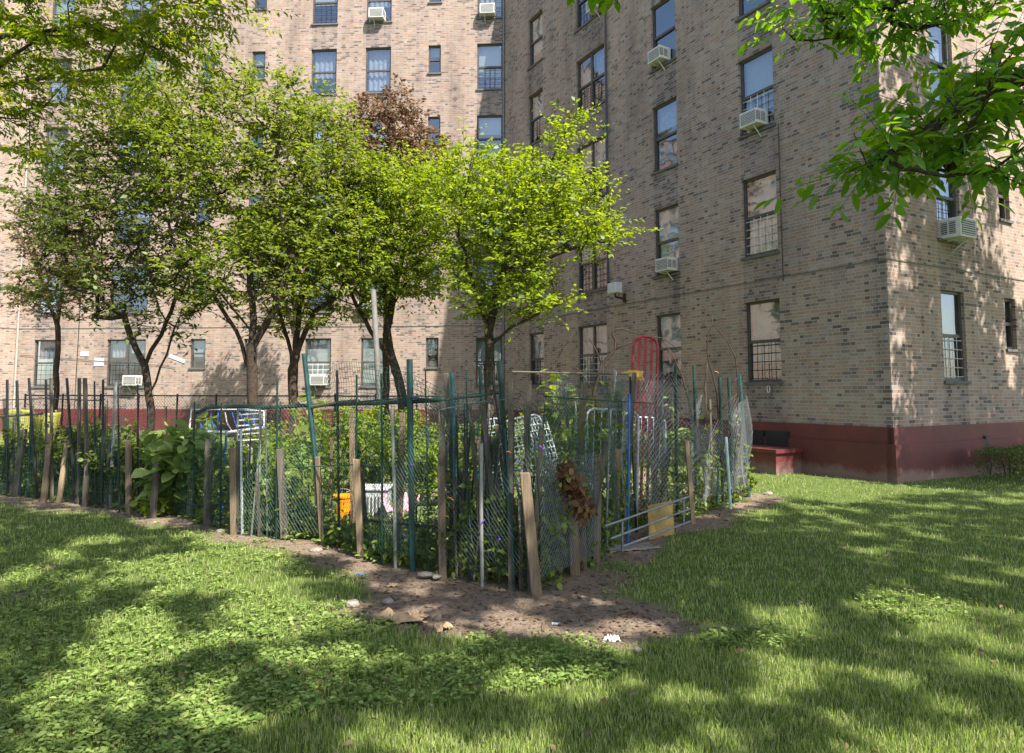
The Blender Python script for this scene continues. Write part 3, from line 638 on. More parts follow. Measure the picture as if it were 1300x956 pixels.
tree('tree','yellow-green tree with spreading branches, rightmost of the garden trees','tree',
     [[G(625,12.5),A(622,520,12.5),A(622,440,12.5),A(618,400,12.5),A(610,370,12.5)],[A(622,430,12.5),A(628,385,12.5),A(640,340,12.5),A(655,290,12.5),A(690,220,12.5),A(730,150,12.3)],[A(622,420,12.5),A(605,375,12.4),A(590,330,12.4)],[A(640,345,12.5),A(690,330,12.2),A(740,310,12.1)],[A(625,440,12.5),A(650,415,12.2),A(690,395,12),A(730,375,12)]],
     [E(640,290,12.5,85,85,1.5,3),E(690,250,12.4,75,65,1.2,2),E(728,175,12.3,26,42,.5,.6),E(750,285,12.2,55,38,.8,1),E(675,370,12.1,48,38,.8,.7),E(600,230,12.6,50,50,1.1,.9),E(600,370,12.4,35,40,.8,.5)],
     350,LF['lime'],44,.10,.052,spray=.58,droop=.12,seed=5,trunkr=.085,rmin=.005)
tree('purple_leaf_tree','reddish brown leaved tree rising behind the green trees before the sunlit wall','tree',
     [[G(490,17.5),A(490,480,17.5),A(492,330,17.5),A(490,220,17.5),A(495,150,17.5)],[A(491,300,17.5),A(465,220,17.5),A(450,170,17.5)],[A(491,290,17.5),A(520,220,17.5),A(535,170,17.5)]],
     [E(495,170,17.5,58,62,1.1,3),E(450,185,17.5,45,40,.9,1),E(540,195,17.5,38,35,.8,1),E(500,240,17.5,70,50,1.1,1)],
     210,LF['purple'],40,.115,.06,seed=6,trunkr=.09,rmin=.005,bark=M_twig)
tree('purple_leaf_tree','sparse brown leaved tree at the far left before the sunlit wall','tree',
     [[G(70,16.5),A(72,500,16.5),A(75,400,16.5),A(85,320,16.5)],[A(74,420,16.5),A(50,350,16.5),A(35,310,16.5)]],
     [E(75,300,16.5,55,55,1,2),E(60,370,16.5,50,35,.9,1.2),E(110,350,16.5,45,40,.8,.8)],
     120,LF['purple'],40,.10,.05,seed=7,trunkr=.06,rmin=.005,bark=M_twig)
tree('tree','light leaved tree close to the sunlit wall, mostly hidden by the middle trees','tree',
     [[G(375,21.6),A(375,470,21.6),A(374,380,21.6),A(372,300,21.6)],[A(375,430,21.6),A(350,340,21.6)],[A(375,420,21.6),A(395,340,21.6)]],
     [E(365,290,21.6,55,55,1.1,2),E(320,300,21.8,30,35,.8,1),E(400,330,21.6,30,30,.7,.7)],120,LF['mid'],60,.11,.06,seed=21,trunkr=.09,rmin=.006)
# overhead trees whose trunks stand outside the frame
tree('overhanging_tree','broad leaved tree reaching in from the right, its large leaves hanging before the corner','tree',
     [[(6.9,1.5,0),(6.8,1.6,2.5),(6.6,1.9,4.3),(6.4,2.3,6.0),(6.2,2.6,7.5)],[(6.6,1.9,4.0),(5.6,2.9,4.1),(4.6,3.6,3.9),A(1260,110,4.2),A(1180,165,4.2),A(1120,200,4.1)],
      [(6.4,2.3,5.6),(5.6,4.5,6.6),A(1230,-40,6.5),A(1130,5,6.6),A(1040,25,6.7)],
      [(6.3,2.5,6.3),(8.5,4.5,7.8),(9.5,6.0,8.2)],[(6.3,2.4,6.2),(4.5,2.0,7.4),(3.0,2.2,7.6)],[(6.3,2.4,6.6),(5.5,4.4,8.2),(5.0,6.0,8.6)],[(6.2,2.6,6.9),(8.,1.2,8.2)],
      [(3.2,2.2,7.5),(2.2,2.8,5.2),(1.1,3.2,4.4),A(785,-25,3.4)]],
     [E(1180,170,4.2,95,50,.55,2.4),E(1110,200,4.1,60,30,.3,1.0),E(1270,110,4.2,60,70,.5,1.8),E(1285,215,3.6,30,45,.25,.8),E(1080,15,6.6,95,28,.6,2.0),E(1190,5,6.5,80,30,.6,1.2),
      ((5.2,2.6,7.6),(1.9,1.8,.8),2.0),E(787,-48,3.4,5,5,.05,.03)],
     420,LF['near'],46,.105,.04,seed=8,trunkr=.17,rmin=.004,spray=.4,shape=2,droop=.55,minsep=.24)
tree('overhanging_tree','fine leaved tree with airy yellow-green foliage hanging in at the top left','tree',
     [[(-6.6,1.2,0),(-6.5,1.3,3),(-6.0,1.7,5),(-5.2,2.4,6.6)],[(-6.3,1.4,4),A(-60,60,5.5),A(40,45,5.2),A(110,30,5.2)],[(-6.4,1.4,3.4),A(-80,150,5.0),A(10,75,5),A(55,45,5)],[(-6.4,1.4,3.2),A(-90,220,5.0),A(0,108,5),A(80,95,5)],
      [(-5.6,2.0,5.8),(-3.6,2.8,7.4),(-1.6,3.4,7.8)],[(-5.4,2.2,6.2),(-5,.6,7.6)],[(-5.2,2.4,6.6),A(120,-120,5.5),A(230,-40,5.4)]],
     [E(90,25,5.2,110,30,.5,2.2),E(180,40,5.3,75,38,.5,2.0),E(60,75,5.1,70,35,.4,1.2),E(20,150,5,35,60,.35,.45),E(250,10,5.3,60,22,.4,1),
      ((-4.6,1.2,7.6),(2.,1.8,1.0),1.0)],
     330,LF['locust'],170,.05,.019,seed=9,trunkr=.12,rmin=.0022,expo=.62,spray=.42,droop=.4,minsep=.22,nsub=5,bark=M_twig)
tree('overhanging_tree','tall tree off to the right whose shadow dapples the end wall','tree',
     [[(13.2,8.2,0),(13.1,8.2,3),(12.9,8.3,5.4),(12.6,8.5,8)],[(13.1,8.2,4),(11.6,9.2,6),(10.6,9.8,7.6)],[(12.9,8.3,5.6),(14.4,9.0,8)]],
     [((12.0,9.2,6.8),(2.5,1.9,2.6),3),((11.4,9.4,11.0),(2.5,2.,3.0),3),((14.2,10.2,7.2),(2.2,2.0,3.6),2),((10.2,9.4,5.4),(1.2,1.0,1.6),.8)],
     520,LF['mid'],56,.16,.09,seed=10,trunkr=.19,rmin=.006,spray=.5,minsep=.26)
tree('overhanging_tree','tall broad canopy high over the right lawn, seen by the dappled shade it throws','tree',
     [[(10.4,-.5,0),(10.3,-.4,3),(9.9,0,5.2),(9.2,.8,7.2),(8.6,1.8,8.6)],[(9.9,0,5),(8,.4,7),(6.2,1.6,8.4)],[(9.4,.6,6.6),(9,3,8.2),(8.2,5,9)],[(10.0,-.1,5),(11.4,2,7.6),(11.2,4,8.6)],[(8,.4,7),(6.4,3.4,8.6),(5.4,5,9.2)]],
     [((8.2,2.4,9.0),(3.4,2.4,1.1),3),((6.2,2.6,9.2),(2.4,2.2,.9),2),((10.8,3.2,8.8),(2.4,2.6,1.1),1.6),((5.4,-.6,8.8),(2.2,1.9,.9),2.0),((8.4,-1.4,8.4),(2.2,1.5,.9),1.2),((4.6,-2.6,8.4),(2.0,1.2,.7),.8),((3.6,1.2,9),(1.1,1.5,.7),.6)],
     205,LF['mid'],150,.15,.09,seed=12,trunkr=.22,rmin=.006,spray=.5,minsep=.72,nsub=6)
tree('overhanging_tree','leafy crown high over the left lawn, throwing broken shade on the first stakes','tree',
     [[(-2.6,-2.2,0),(-2.6,-2.1,3),(-2.5,-1.2,5.2),(-2.4,.4,7.0)],[(-2.5,-1.2,5.),(-1.0,.6,7.0),(-.9,3,8.2)],[(-2.4,.4,7),(-3,2.6,8),(-3.4,5.2,8.6)],[(-2.5,-.8,5.4),(-4.4,1.4,7.4),(-5.2,3.4,8.2)]],
     [((-2.6,4.4,8.6),(3.2,1.7,.8),3),((-.6,3.4,8.8),(1.4,1.3,.6),1),((-1.8,2.0,8.2),(2.6,1.6,.8),1.1),((-.2,.0,8.0),(2.,1.6,.7),.8),((2.0,-1.4,8.),(1.3,1.2,.6),.6)],
     120,LF['mid'],150,.15,.09,seed=14,trunkr=.19,rmin=.006,spray=.5,minsep=.66,nsub=6)
# ------------------------------------------------------------------ plants & hedges
def hedge(name,label,o,dx,dy,h,n,leaf,size,seed):
    g=np.random.default_rng(seed); o=Vector(o); t=thing(name,label,'hedge',o)
    V=[];dx=Vector(dx);dy=Vector(dy)
    u=g.random(n);v=g.random(n);z=g.random(n); k=g.integers(0,4,n)
    v=np.where(k==0,g.random(n)*.12,np.where(k==1,1-g.random(n)*.12,v)); z=np.where(k>=2,1-g.random(n)**2*.22,z)
    bump=1+.08*np.sin(u*31+v*5)+.07*(g.random(n)-.5)
    pos=np.array([list(o)])+u[:,None]*np.array([list(dx)])+v[:,None]*np.array([list(dy)])+np.column_stack([g.normal(size=n)*.03,g.normal(size=n)*.03,z*h*bump])
    d=rdir(g,n); d[:,2]+=.4; nn=rdir(g,n); nn[:,2]+=.8
    Vv,F=leaves_np(pos,d,nn,size*(.6+.8*g.random(n)),size*.55*(.7+.6*g.random(n)),.1,1); npmesh('foliage',Vv,F,leaf,t)
    b=MB()
    for k in range(int(dx.length/.16)):
        p=o+dx*((k+.5)/int(dx.length/.16))+dy*(.3+.4*g.random()); q=p+Vector((g.normal()*.05,g.normal()*.05,h*.85)); b.tube([p,(p+q)/2+Vector((.03,0,0)),q],[.014,.01,.005],4)
    b.build('stem',M_twig,t); return t
hr=ground(1228,606); 
hedge('hedge','low dark green clipped hedge by the end wall at right edge',(8.75,12.05,.12),(4.2,2.2,0),(-.3,.6,0),.42,9000,LF['dark'],.045,41)
hedge('hedge','low sunny yellow-green hedge behind the garden, in front of the red wall base',(-4.8,17.2,0),(5.2,-.2,0),(.05,.8,0),.72,9000,LF['hedge'],.07,42)
hedge('hedge','clipped green hedge behind the white barred frame, before the shaded wall',(1.2,16.8,0),(2.2,-2.6,0),(.6,.5,0),.70,5000,LF['hedge'],.07,43)
def plant(name,label,base,h,spread,ns,nl,size,leaf,seed,shape=2,wr_=.75,group=None,cat='plant',lean=(0,0),droop=.4):
    g=np.random.default_rng(seed); base=Vector(base); t=thing(name,label,cat,base,group); b=MB(); pos=[];dr=[];nm=[]
    for s in range(ns):
        a=g.random()*2*math.pi; r=spread*g.random()**.6; hh=h*(.55+.5*g.random())
        p0=np.array(base)+np.array([g.normal()*.04,g.normal()*.04,0]); p2=np.array(base)+np.array([math.cos(a)*r+lean[0],math.sin(a)*r+lean[1],hh]); p1=(p0+p2)/2+np.array([-math.cos(a)*r*.2,-math.sin(a)*r*.2,hh*.15])
        ts=np.linspace(0,1,7)[:,None]; c=p0*(1-ts)**2+2*p1*ts*(1-ts)+p2*ts*ts; b.tube(list(c),[.007*(1-.7*x) for x in np.linspace(0,1,7)],4,cap=False)
        f=(.2+.8*g.random(nl))[:,None]; q=p0*(1-f)**2+2*p1*f*(1-f)+p2*f*f; d=rdir(g,nl); d[:,2]=d[:,2]*.5+.1; q=q+d*size*.5; d[:,2]-=droop*.5
        pos.append(q);dr.append(d);nn=g.normal(size=(nl,3))*.4; nn[:,2]+=1; nm.append(nn)
    b.build('stem',LF['weed'] if h<2 else M_twig,t)
    pos=np.concatenate(pos);dr=np.concatenate(dr);nm=np.concatenate(nm); sc=.5+.8*g.random(len(pos)); V,F=leaves_np(pos,dr,nm,size*sc,size*wr_*sc,.15,shape); npmesh('foliage',V,F,leaf,t); return t
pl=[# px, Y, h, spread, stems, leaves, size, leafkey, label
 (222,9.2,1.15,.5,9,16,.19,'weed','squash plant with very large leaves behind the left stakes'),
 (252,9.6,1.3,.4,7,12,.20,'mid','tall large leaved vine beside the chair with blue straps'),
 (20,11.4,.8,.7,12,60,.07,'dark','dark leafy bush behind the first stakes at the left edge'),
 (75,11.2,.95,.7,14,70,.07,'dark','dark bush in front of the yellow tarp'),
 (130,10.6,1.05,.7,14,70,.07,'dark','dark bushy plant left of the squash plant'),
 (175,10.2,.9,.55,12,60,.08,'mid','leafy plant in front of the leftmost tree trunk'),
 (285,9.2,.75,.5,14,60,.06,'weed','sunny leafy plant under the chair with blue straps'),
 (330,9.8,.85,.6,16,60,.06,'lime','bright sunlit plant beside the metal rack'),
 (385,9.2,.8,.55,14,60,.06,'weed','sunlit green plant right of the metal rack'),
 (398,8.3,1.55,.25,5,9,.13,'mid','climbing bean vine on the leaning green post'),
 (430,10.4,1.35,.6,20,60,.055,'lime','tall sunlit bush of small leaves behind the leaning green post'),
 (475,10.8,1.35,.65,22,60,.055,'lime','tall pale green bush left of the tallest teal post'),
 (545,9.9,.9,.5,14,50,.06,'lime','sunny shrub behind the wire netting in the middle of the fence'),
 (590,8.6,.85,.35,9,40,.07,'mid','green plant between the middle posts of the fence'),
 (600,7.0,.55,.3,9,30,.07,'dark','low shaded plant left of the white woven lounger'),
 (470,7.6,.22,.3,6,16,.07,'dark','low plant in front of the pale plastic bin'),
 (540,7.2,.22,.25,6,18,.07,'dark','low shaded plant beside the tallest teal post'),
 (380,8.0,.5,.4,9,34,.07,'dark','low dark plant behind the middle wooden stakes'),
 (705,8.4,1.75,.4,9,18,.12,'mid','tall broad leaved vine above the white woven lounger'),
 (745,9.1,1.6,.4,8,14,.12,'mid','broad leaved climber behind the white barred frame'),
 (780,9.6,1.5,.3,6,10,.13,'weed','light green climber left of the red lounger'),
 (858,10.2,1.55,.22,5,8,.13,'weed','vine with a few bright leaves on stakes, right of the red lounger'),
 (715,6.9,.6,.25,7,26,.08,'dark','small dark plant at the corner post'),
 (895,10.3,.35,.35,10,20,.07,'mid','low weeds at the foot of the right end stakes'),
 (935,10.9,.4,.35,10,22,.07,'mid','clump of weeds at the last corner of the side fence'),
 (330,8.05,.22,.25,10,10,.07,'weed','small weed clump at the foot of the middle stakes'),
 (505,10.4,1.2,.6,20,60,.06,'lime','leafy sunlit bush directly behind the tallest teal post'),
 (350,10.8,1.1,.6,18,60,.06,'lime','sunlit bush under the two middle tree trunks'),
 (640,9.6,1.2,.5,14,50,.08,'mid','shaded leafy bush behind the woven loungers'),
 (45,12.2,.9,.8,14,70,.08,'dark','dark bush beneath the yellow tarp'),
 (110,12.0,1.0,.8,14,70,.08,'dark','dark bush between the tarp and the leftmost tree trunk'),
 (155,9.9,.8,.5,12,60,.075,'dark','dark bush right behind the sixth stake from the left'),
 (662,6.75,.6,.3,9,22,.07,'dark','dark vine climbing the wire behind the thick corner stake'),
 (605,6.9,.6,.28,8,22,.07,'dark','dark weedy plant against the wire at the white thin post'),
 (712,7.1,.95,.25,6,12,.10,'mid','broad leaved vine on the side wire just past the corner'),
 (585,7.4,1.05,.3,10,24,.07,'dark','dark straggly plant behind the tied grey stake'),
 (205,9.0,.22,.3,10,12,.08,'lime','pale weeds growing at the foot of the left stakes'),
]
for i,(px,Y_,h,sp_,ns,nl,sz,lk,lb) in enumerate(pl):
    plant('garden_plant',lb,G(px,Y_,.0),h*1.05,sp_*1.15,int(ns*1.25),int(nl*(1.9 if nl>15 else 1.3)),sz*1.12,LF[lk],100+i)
for i,(px,py) in enumerate(((80,668),(118,662),(268,700),(415,712),(578,748),(752,752),(835,800),(925,735),(470,715),(1030,822),(500,838),(300,815),(700,757))):
    pass
g=np.random.default_rng(61); Pn=scatter(90000,5.4,12,.95,62); dd=fencedist(Pn); Pn=Pn[inside(Pn)&(dd<1.1)&(g.random(len(Pn))<.8*vnoise(Pn,1.7,63)+.15)]; n=len(Pn)
pxs=650+FPX*Pn[:,0]/Pn[:,1]; hz=np.where((pxs>425)&(pxs<535),.45,1.)*g.random(n)**1.3*(.18+.34*vnoise(Pn,1.3,64)); pos=np.column_stack([Pn,hz]); dv=rdir(g,n); nn=rdir(g,n); nn[:,2]+=1
V,Fv=leaves_np(pos,dv,nn,.06*(.5+g.random(n)),.035*(.5+g.random(n)),.2,1); tag(npmesh('undergrowth',V,Fv,LF['dark']),'tangled dark undergrowth along the inner foot of the garden fence','undergrowth',kind='stuff')
# ------------------------------------------------------------------ garden fence
def stake(mb,base,top,w,th=.55,ax=None):
    base=Vector(base); top=Vector(top); d=(top-base); s=Vector((1,0,0)); f=Vector((0,1,0))
    a=random.uniform(-.35,.35); s=Vector((math.cos(a),math.sin(a),0)); f=Vector((-math.sin(a),math.cos(a),0))
    base=base-d.normalized()*.12; d=top-base; j=random.uniform(-.01,.01)
    n=len(mb.v); h=w/2; t=h*th
    mb.box(base-s*h-f*t,s*w,f*2*t,d)
    mb.v[n+4]=tuple(Vector(mb.v[n+4])+Vector((0,0,j))); mb.v[n+6]=tuple(Vector(mb.v[n+6])+Vector((0,0,-j)))
def fpost(parent,kind,x0,y0,x1,y1,w,mat,dy=0.,name=None):
    b=ground(x0,y0); Y=b.y; top=at(x1,y1,Y+dy); ww=w*Y/FPX; m=MB()
    if kind=='wood': stake(m,b,top,ww); nm='wooden_stake'
    elif kind=='pole': 
        d=(top-b).normalized()*.1; mid=(b+top)/2+Vector((random.uniform(-.01,.01),0,0)); m.tube([b-d,mid,top],ww/2,8); nm='post'
    else: m.tube([b-Vector((0,0,.1)),top],ww/2,5); nm='thin_rod'
    o=m.build(name or nm,mat,parent,loc=b); 
    if kind=='wood':
        mod=o.modifiers.new('b','BEVEL'); mod.width=.004; mod.segments=1
    return b,top
ff=thing('garden_fence','ramshackle front fence of wooden stakes, green posts and wire netting along the garden','fence',FENCE_F[12])
for s in [(19.6,630,30,545,8,M_stakeg),(55,639,64,550,6.5,M_stake),(74.5,639,86,558,6,M_stakeb),(137,642,142.5,558,9,M_stakeg),(163.5,653,162.7,559,7,M_stake),(194,657,200,571,8,M_stakeg),(219,648,210,560,7,M_stakeb),(226,649,225,556,5,M_stakeg),
          (263.5,667,265.7,558,9,M_stakeg),(297,681,295.5,569,8,M_stake),(304,680,302,560,5,M_stakeg),(361,687,355.5,570,9,M_stakeg),(409.4,691,403,580,6.5,M_stake),(458.7,707,452.7,583,9,M_stakeb),
          (466,703,460,600,5,M_stakeg),(561.3,731,560.6,520,8,M_stakeg),(562.3,732,560,592,9.5,M_stake),(582,715,566,474,6,M_stakeg),(681,752,666,600,13,M_stake),(673,747,668,518,6,M_stakeg),(590,722,586,600,5,M_stake),(330,683,326,600,5,M_stakeg),(107,645,112,575,6,M_stakeg),(240,655,243,590,6,M_stakeg)]:
    fpost(ff,'wood',*s)
for s in [(411,690,386,449,6.5,M_green),(524,723,520,456,8,M_green),(651,741,634,458,7,M_dgreen),(628,730,609,465,5,M_dgreen),(580,716,574,474,5.5,M_teal),(502,720,498,518,4.5,M_alu),(612.6,741,611.4,563,4.5,M_alu)]:
    fpost(ff,'pole',*s)
for s in [(431,697,428,470,3.4,M_black),(453,706,452.7,476,2.6,M_dgreen),(486,716,484,474,3,M_dgreen),(351,687,352,484,2.6,M_dgreen),(308,681,306,545,3,M_white),(340,684,337,520,2,M_alu),(318,683,333,525,2.2,M_alu),(595,735,592,470,2.4,M_dgreen),(545,727,540,470,2,M_dgreen),
          (10,629,9.4,482,3.4,M_black),(27,630,21.6,483,3.6,M_black),(48,634,37,480,3.4,M_black),(60,637,58.5,482,3,M_black),(67,638,65,480,4,M_stakeg),(97,641,85,480,3.4,M_black),(100,641,101,480,4.5,M_stakeg),(112,643,108,480,5.5,M_stakeg),(122,645,120,484,2.2,M_black),(140,643,147,485,4,M_alu),
          (152,652,150,490,2.2,M_black),(176,652,175,488,2.2,M_black),(130,646,131,482,3,M_black),(-20,626,-25,485,4,M_black),(36,632,40,505,2.6,M_green),(245,660,247,510,2.2,M_dgreen),(280,672,281,512,2.4,M_dgreen)]:
    fpost(ff,'rod',*s)
fs=thing('garden_fence','leaning side fence of stakes, poles and loose wire running back to the right','fence',FENCE_S[4])
for s in [(730,729,725,586,12,M_stake),(757,714,758.8,578,9.5,M_stake),(780,690,784,570,8.5,M_stake),(793,676,805.6,473,5.5,M_stakeg),(880,665,872,559.4,5.5,M_stakeb),(940,634,932,559,5.5,M_stakeg),(928,640,920,570,5,M_stakeg),(742,722,738,600,6,M_stakeg)]:
    fpost(fs,'wood',*s)
for s in [(950,630,938,475.5,6,M_green),(918,642,913.6,479,4,M_dgreen),(930,640,925,479,4.5,M_dgreen),(884,650,880.7,464,3.4,M_dgreen),(860,657,857.5,464,4,M_dgreen),(911,642,913,555,3,M_teal),(927.5,647,921.7,555,3.6,M_mint),(886,640,878.8,555,7,M_mint),(797,690,799,500,3,M_blue),(808,675,800,478,3,M_dgreen),(846,660,840,500,3.6,M_alu),(770,700,775,520,3,M_alu)]:
    fpost(fs,'pole',*s)
er=random.Random(12)
for k in range(62):
    px=er.uniform(-30,660) if k<26 else er.uniform(535,680); q=[p for p in ()]; base=None
    r_=None
    fx=None
    P1=None
    pls=FENCE_F
    rr=ray(px,600); u_=rr.x/rr.y
    for a_,b_ in zip(pls[:-1],pls[1:]):
        fa=a_.x-u_*a_.y; fb=b_.x-u_*b_.y
        if fa*fb<=0: t_=fa/(fa-fb+1e-12); P1=a_+(b_-a_)*t_
    if P1 is None: continue
    P1=P1+Vector((er.uniform(-.1,.1),er.uniform(.05,.45),0)); hgt=er.choice([.6,.9,1.2,1.4,1.5]); top=P1+Vector((er.uniform(-.16,.16),er.uniform(-.1,.1),hgt)); m=MB()
    if er.random()<.45: stake(m,P1,top,er.uniform(.03,.06)); nm,mt='wooden_stake',er.choice([M_stakeg,M_stakeg,M_stake])
    else: mid=(P1+top)/2+Vector((er.uniform(-.03,.03),0,0)); m.tube([P1-Vector((0,0,.1)),mid,top],er.uniform(.005,.011),5); nm,mt='thin_rod',er.choice([M_dgreen,M_stakeg,M_black,M_stakeg,M_alu])
    m.build(nm,mt,ff,loc=P1)
for k in range(34):
    i_=er.randrange(len(FENCE_S)-1); P1=FENCE_S[i_].lerp(FENCE_S[i_+1],er.random())+Vector((er.uniform(-.45,-.02),er.uniform(-.02,.2),0)); hgt=er.choice([.7,.9,1.1,1.3,1.5,1.7]); top=P1+Vector((er.uniform(-.25,.2),er.uniform(-.1,.1),hgt)); m=MB()
    if er.random()<.5: stake(m,P1,top,er.uniform(.03,.06)); nm,mt='wooden_stake',er.choice([M_stakeg,M_stakeg,M_stake])
    else: mid=(P1+top)/2+Vector((er.uniform(-.04,.04),0,0)); m.tube([P1-Vector((0,0,.1)),mid,top],er.uniform(.005,.012),5); nm,mt='thin_rod',er.choice([M_dgreen,M_stakeg,M_black,M_green,M_alu,M_twig])
    m.build(nm,mt,fs,loc=P1)
def net(parent,path,zlo,zhi,cell,r,mat,kind='diamond',amp=.04,seed=0,name='wire_netting',sag=0.,skip=0.):
    """zlo/zhi functions of arclength fraction"""
    g=np.random.default_rng(seed); path=[Vector(p) for p in path]
    L=[0]; 
    for a,b in zip(path[:-1],path[1:]): L.append(L[-1]+(b-a).length)
    T=L[-1]; ph=g.random(6)*6.28
    def Pt(s,f):
        s=min(max(s,0),T); i=0
        while i<len(L)-2 and s>L[i+1]: i+=1
        k=(s-L[i])/(L[i+1]-L[i]+1e-9); a,b=path[i],path[i+1]; p=a+(b-a)*k; d=(b-a).normalized(); nn=Vector((d.y,-d.x,0))
        q=s/T; z=zlo(q)+(zhi(q)-zlo(q))*f
        off=amp*(math.sin(s*3.1+ph[0])*.5+math.sin(s*7.3+f*3+ph[1])*.35+math.sin(f*6+s*2+ph[2])*.4)
        z+=amp*.5*math.sin(s*4.7+ph[3])*f
        return Vector((p.x,p.y,0))+nn*(off+.03)+d*(amp*.5*math.sin(f*7+ph[4]+s))+Vector((0,0,z))
    H=max(zhi(q)-zlo(q) for q in (0,.25,.5,.75,1)); m=MB()
    if kind=='square':
        ns=int(T/cell); nh=max(2,int(H/cell))
        for i in range(ns+1):
            if g.random()<skip: continue
            m.tube([Pt(i*cell,f) for f in np.linspace(0,1,8)],r,3,cap=False)
        for j in range(nh+1):
            m.tube([Pt(s,j/nh) for s in np.linspace(0,T,max(8,int(T/.15)))],r,3,cap=False)
    else:
        k=int(T/cell); hs=H; nn=max(5,int(H/cell/1.5))
        for sg in (1,-1):
            for i in range(-int(hs/cell)-1,k+int(hs/cell)+1):
                s0=i*cell; pts=[]
                for f in np.linspace(0,1,nn):
                    s=s0+sg*f*hs*.8
                    if sg<0: s=s0-f*hs*.8+ (0)
                    if 0<=s<=T: pts.append(Pt(s,f))
                if len(pts)>1: m.tube(pts,r,3,cap=False)
    return m.build(name,mat,parent)
c_=lambda v:(lambda q:v)
net(ff,FENCE_F[0:8],c_(.05),lambda q:1.35+.12*math.sin(q*9),.05,.0016,M_netf,'square',.03,1,'fine_netting')
net(ff,FENCE_F[0:5],c_(.1),c_(1.7),.14,.0018,M_netg,'square',.05,12)
net(ff,FENCE_F[5:10],c_(.1),lambda q:1.45,.04,.0012,M_netg,'diamond',.03,2)
net(ff,FENCE_F[7:12],c_(.15),lambda q:1.0+.1*math.sin(q*12),.05,.0014,M_netf,'square',.03,3)
net(ff,FENCE_F[8:14],c_(1.2),lambda q:1.76+.16*math.sin(q*5),.05,.0021,M_netg,'square',.05,4)
net(ff,FENCE_F[9:15],c_(.1),lambda q:1.30,.04,.0013,M_netg,'diamond',.025,5)
net(fs,FENCE_S[0:5],c_(.1),lambda q:1.80-.1*q,.055,.0022,M_netg,'square',.05,6)
net(fs,FENCE_S[0:3],c_(.1),lambda q:1.05,.045,.0014,M_netw,'diamond',.03,7)
net(fs,FENCE_S[3:],c_(.2),lambda q:1.35+.2*math.sin(q*7+1),.065,.0024,M_netw,'diamond',.07,8)
net(ff,[p+Vector((0,.22,0)) for p in FENCE_F[9:15]],c_(.1),lambda q:1.15+.25*math.sin(q*8),.055,.0019,M_netg,'diamond',.08,15)
net(ff,[p+Vector((0,.12,0)) for p in FENCE_F[10:15]],c_(.9),lambda q:1.65+.1*math.sin(q*11),.05,.0019,M_netg,'square',.08,16)
net(fs,[p+Vector((-.15,.1,0)) for p in FENCE_S[0:6]],c_(.1),lambda q:1.45+.15*math.sin(q*9),.06,.002,M_netg,'diamond',.09,17)
net(fs,[p+Vector((-.1,.1,0)) for p in FENCE_S[3:9]],c_(.7),lambda q:1.75+.15*math.sin(q*5),.055,.0021,M_netw,'diamond',.1,18)
# loose hanging white mesh
net(fs,[ground(820,668),ground(846,662)],c_(.1),c_(1.75),.06,.0022,M_netw,'diamond',.05,9,'loose_netting')
net(fs,[ground(925,647),ground(938,641)],c_(.3),c_(1.5),.08,.0022,M_netw,'diamond',.06,10,'loose_netting')
net(fs,[ground(700,742)+Vector((0,.5,0)),ground(722,735)+Vector((0,.5,0))],c_(.9),c_(1.75),.04,.002,M_netw,'diamond',.06,11,'loose_netting')
# rails
def rail(parent,pts,r,mat,name='rail'):
    m=MB(); m.tube(pts,r,7); return m.build(name,mat,parent)
fy=lambda px:None
def onf(px,py,dy=.0):
    # point over the fence line at pixel column px
    best=None
    pls=FENCE_F+FENCE_S[1:]; r=ray(px,py); u=r.x/r.y
    for a,b in zip(pls[:-1],pls[1:]):
        fa=a.x-u*a.y; fb=b.x-u*b.y
        if fa*fb<=0:
            t=fa/(fa-fb+1e-12); Y=a.y+(b.y-a.y)*t; return at(px,py,Y+dy)
    return at(px,py,8)
rail(ff,[onf(250,524,.06),onf(262,518,.06),onf(296,516,.06),onf(350,517,.06),onf(411,514,.06),onf(470,512,.06),onf(520,510,.06),onf(560,508,.06)],.022,M_dgreen,'top_rail')
rail(ff,[onf(395,517,-.05),onf(430,511,-.05),onf(455,509,-.05)],.02,M_stakeg,'branch_rail')
rail(ff,[onf(455,510,-.04),onf(520,505,-.05),onf(565,508,-.04),onf(634,499,-.04)],.008,M_dgreen,'wire_rail')
rail(ff,[onf(0,508,.05),onf(60,506,.05),onf(130,509,.05)],.008,M_black,'wire_rail')
rail(ff,[onf(0,529,.05),onf(55,525,.05)],.02,M_stakeg,'rail')
rail(ff,[onf(225,641,.04),onf(300,640,.04),onf(370,645,.04)],.012,M_black,'lower_rail')
rail(ff,[onf(460,660,.04),onf(540,668,.04),onf(600,677,.04),onf(655,683,.04)],.014,M_black,'lower_rail')
rail(ff,[onf(380,593,.03),onf(450,590,.03),onf(520,596,.03)],.006,M_netf,'wire_rail')
rail(ff,[onf(560,520,.03),onf(600,512,.05),onf(660,505,.04)],.006,M_netw,'wire_rail')
rail(fs,[onf(690,503,.1),onf(760,508,.1),onf(830,512,.1)],.007,M_dgreen,'wire_rail')
